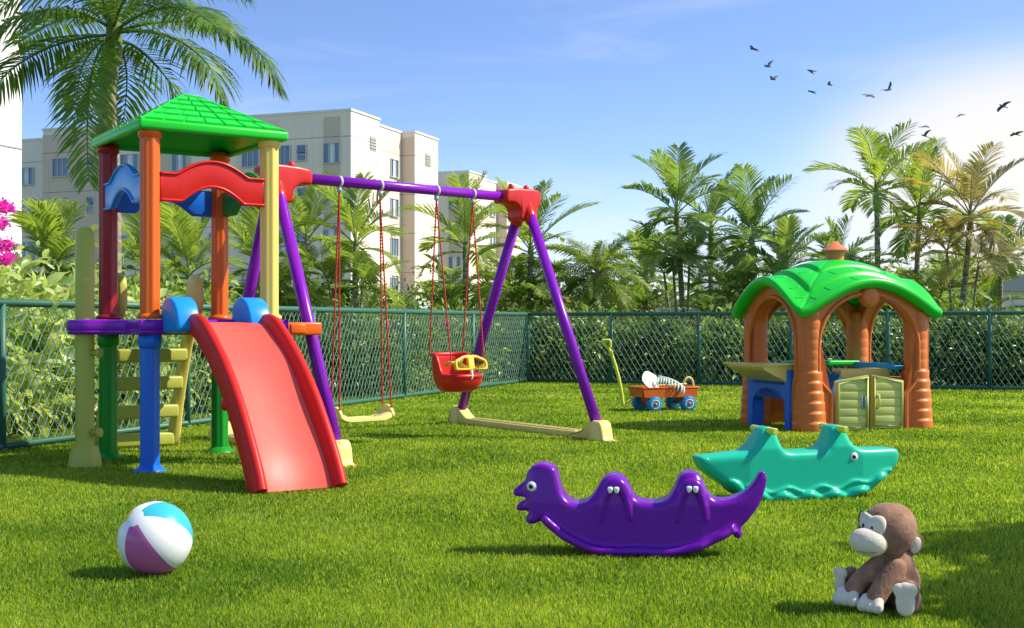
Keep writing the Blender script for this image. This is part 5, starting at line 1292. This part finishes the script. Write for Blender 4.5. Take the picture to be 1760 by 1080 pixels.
# hedge shrubs along the back fence
names = ['shrub filling the far fence corner', 'shrub behind the right swing leg', 'shrub left of the wagon pull handle', 'shrub behind the wagon', 'shrub with sparse top right of the wagon', 'shrub left of the playhouse', 'shrub seen through the left playhouse arch', 'shrub seen through the front playhouse arch', 'shrub behind the right playhouse pillar', 'shrub right of the playhouse', 'shrub near the right edge of the back fence', 'last shrub at the right edge of the back fence', 'shrub past the right edge']
for i in range(12):
    v = -7.5 + 1.22*i + random.uniform(-.1, .1); shrub('dark leafy ' + names[i], uv(20.95 + .2*(i % 3), v), (.82, .60, random.choice((.62, .70, .74))), 4600, .125, ('leaf_dark', 'leaf_mid', 'leaf_dark', 'leaf_mid')[i % 4], 100+i, clumps=44)
# second row, looser, peeking over the rail
for i, (px, py, Y, mt, lb) in enumerate([(60, 470, 17, 'leaf_bright', 'feathery bush left of the climbing post top'), (150, 470, 21, 'leaf_mid', 'bush between climbing post and crimson post'), (470, 478, 26, 'leaf_mid', 'bush right of the yellow post'), (680, 515, 34, 'leaf_mid', 'low bush under the white apartment corner'), (330, 500, 23, 'leaf_bright', 'bush between the orange posts')]):
    p = at(px, HY, Y); h_ = 1 + (HY-py)*Y/F; shrub(lb, (p.x, p.y), (.95, .8, h_/1.55), 2400, .12, mt, 130+i, group='bushes farther back')
# bougainvillea at the left edge
pb = at(-28, HY, 11.2); ex = [tuple(at(x, y, 11.2 - .1*q) - Vector((pb.x, pb.y, 0))) for q, (x, y) in enumerate(((8, 354), (12, 362), (2, 358), (4, 428), (10, 420), (3, 388), (14, 448), (8, 450)))]
shrub('bougainvillea with bright pink flowers at the left edge', (pb.x, pb.y), (.26, .3, .95), 900, .085, 'leaf_mid', 140, 'bougainvillea', 'flowering shrub', None, flowers=8, extra=ex, asp=.5)
pb = at(126, HY, 15.5); ex = [tuple(at(x, y, 15.2) - Vector((pb.x, pb.y, 0))) for (x, y) in ((125, 492), (128, 506), (122, 500))]
shrub('small pink flowered shrub behind the climbing post', (pb.x, pb.y), (.5, .4, .8), 1100, .09, 'leaf_mid', 141, 'flowering_shrub', 'flowering shrub', None, flowers=3, extra=ex)

# far trees closing the horizon
def far_tree(label, px, topy, Y, rx, mt, seed):
    p = at(px, HY, Y); h_ = 1 + (HY-topy)*Y/F; rg = np.random.default_rng(seed); root = thing('tree', label, 'tree', (p.x, p.y, 0), 0, 'distant trees')
    V, T = leaves(rg, 3400, (0, 0, h_*.56), (rx, rx*.8, h_*.50), .30*Y/60, 34, asp=.5, shell=.35); mesh_np('crown', V, T, M[mt], root)
    m = MB(); m.tube([(0, 0, -.1), (.05, 0, h_*.3), (0, .1, h_*.7)], [.16, .12, .05], 8)
    for a_ in (0, 2.1, 4.2): m.tube([(0, 0, h_*.3), (math.cos(a_)*rx*.5, math.sin(a_)*rx*.4, h_*.6)], [.07, .03], 6)
    obj('trunk', m, M['bark_dark'], root)
for i, (px, ty, Y, rx, lb) in enumerate([(948, 500, 62, 1.7, 'far yellowish tree left of the feather palm'), (1075, 498, 66, 1.9, 'far yellowish tree right of the feather palm'), (1125, 512, 58, 1.5, 'far low tree beside the white umbrella'), (1240, 500, 60, 1.8, 'far tree behind the cool palms'), (1330, 492, 60, 1.9, 'far tree left of the playhouse roof'),
        (1425, 485, 58, 1.8, 'far tree behind the playhouse roof'), (1540, 468, 55, 2.0, 'far tree right of the chimney'), (1625, 455, 58, 2.2, 'far tree behind the tan palm'), (1705, 462, 60, 2.2, 'far tree right of the tan palm'), (1790, 478, 60, 2.2, 'far tree cut by the right edge'), (870, 505, 60, 1.8, 'far tree behind the right swing joint palms')]):
    far_tree(lb, px, ty, Y, rx, 'leaf_far', 160+i)
# a further belt that reads as one mass
rg = np.random.default_rng(4); VV3, TT3 = [], []; off = 0
for i in range(70):
    x = -14 + i*1.05; V, T = leaves(rg, 420, (x, 88+rg.uniform(-4, 4), 1.1), (1.3, 1.2, 1.2+rg.uniform(-.2, .5)), .42, 12, asp=.5, shell=.3); VV3.append(V); TT3.append(T+off); off += len(V)
wo_ = mesh_np('woodland', np.concatenate(VV3), np.concatenate(TT3), M['leaf_far']); tag(wo_, 'low belt of far foliage along the horizon', 'foliage', kind='stuff')

# tree beyond the right edge whose shade falls on the grass behind the plush monkey
def shade_tree(label, p, h_, rad, n, seed):
    rg = np.random.default_rng(seed); root = thing('tree', label, 'tree', p, 0)
    V, T = leaves(rg, n, (0, 0, h_), rad, .15, 200, asp=.55, shell=.0, spr=.12); mesh_np('crown', V, T, M['leaf_mid'], root)
    m = MB(); m.tube(spline([(0, 0, -.1), (.05, .02, h_*.4), (-.05, 0, h_*.9)], 6), [.12-.006*i for i in range(13)], 12)
    for a_ in (0.3, 1.8, 3.4, 5.0): m.tube(spline([(0, 0, h_*.55), (math.cos(a_)*rad[0]*.3, math.sin(a_)*rad[1]*.3, h_*.8), (math.cos(a_)*rad[0]*.6, math.sin(a_)*rad[1]*.6, h_*1.05)], 4), [.05-.004*i for i in range(9)], 8)
    obj('trunk', m, M['bark_dark'], root)
shade_tree('leafy tree standing beyond the right edge, shading the grass beside the monkey', (5.5, 4.6, 0), 2.4, (1.4, 2.1, .85), 60000, 200)

# ------------------------------------------------------------------ birds
BL = [(1296, 85, 1.0, 'highest bird, gliding far left with wings level'), (1320, 115, .85, 'bird just below the highest one, wings swept forward'), (1329, 137, .8, 'bird lowest of the left three'), (1394, 122, .9, 'upper bird of the middle three, wing hanging'), (1426, 146, .65, 'smallest bird at the middle, right of the hanging winged one'), (1395, 158, .85, 'lower bird of the middle three'),
      (1494, 165, .95, 'gliding bird left of the pair over the upright palm plume'), (1527, 155, .95, 'bird with raised wings right of the pair'), (1544, 217, .7, 'small bird above the tall upright plume'), (1589, 218, .8, 'upper bird of the close pair over the tan palm'), (1589, 234, .8, 'lower bird of the close pair, wings raised'), (1651, 198, .75, 'lone bird with drooped wing above the tan palm'),
      (1724, 183, 1.0, 'bird near the right edge, higher of two'), (1746, 231, .95, 'bird near the right edge, lower of two'), (1609, 258, .8, 'upper of the two birds almost touching'), (1602, 266, .75, 'lower of the two birds almost touching'), (1486, 273, .85, 'lowest bird, beside the upright palm plume')]
poses = [(.10, .05, 15), (.55, .9, -30), (.6, .8, -10), (-.9, .3, 40), (.3, .2, 20), (-.8, .5, 50), (.15, -.25, 20), (.9, .7, -40), (-.2, -.1, 30), (-.4, .1, 35), (.9, .8, 10), (-.9, .2, 30), (.2, -.3, 25), (.05, .1, 15), (.35, -.2, 20), (.5, .3, 10), (-.3, -.1, 25)]
for (px, py, sc, lb), (wl_, wr_, rl) in zip(BL, poses):
    Y = 45 + random.uniform(-6, 6); p = at(px, py, Y); s_ = .45*sc*Y/45
    m = MB(); body = spline([(-.34, 0, 0), (-.2, 0, .01), (0, 0, .02), (.2, 0, .02), (.30, 0, .035), (.38, 0, .02)], 4)
    rr = np.interp(np.linspace(0, 1, len(body)), [0, .15, .4, .65, .8, .92, 1], [.012, .05, .085, .075, .052, .045, .004]); m.tube(body, [float(v) for v in rr], 10)
    m.add([(-.24, -.03, .01), (-.24, .03, .01), (-.50, .085, 0), (-.48, 0, 0), (-.50, -.085, 0), (-.24, 0, .03)], [(0, 5, 3, 4), (5, 1, 2, 3)], 0, True)
    for sd, dh in ((1, wl_), (-1, wr_)):
        y1, y2 = .33, .72; q = []
        for (y, x0_, x1_, zz) in ((.03, .15, -.14, .03), (y1, .22, -.10, .03+dh*.26), (.52, .14, -.12, .03+dh*.40), (y2, -.06, -.17, .03+dh*.50)):
            q += [(x0_, sd*y, zz+.012), (x1_, sd*y, zz-.01)]
        fs = [(0, 2, 3, 1), (2, 4, 5, 3), (4, 6, 7, 5)]; m.add(q, fs, 0, True); m.add([(a, b_, c_-.018) for a, b_, c_ in q], [f[::-1] for f in fs], 0, True)
    o = obj('bird', m, M['bird']); o.location = p; o.scale = (s_*1.0,)*3; o.rotation_euler = (R_(rl*.6), R_(-12), R_(random.choice((155, 170, 200, 25, 140))))
    tag(o, 'dark flying bird: ' + lb, 'bird', 'flock of birds in the sky')
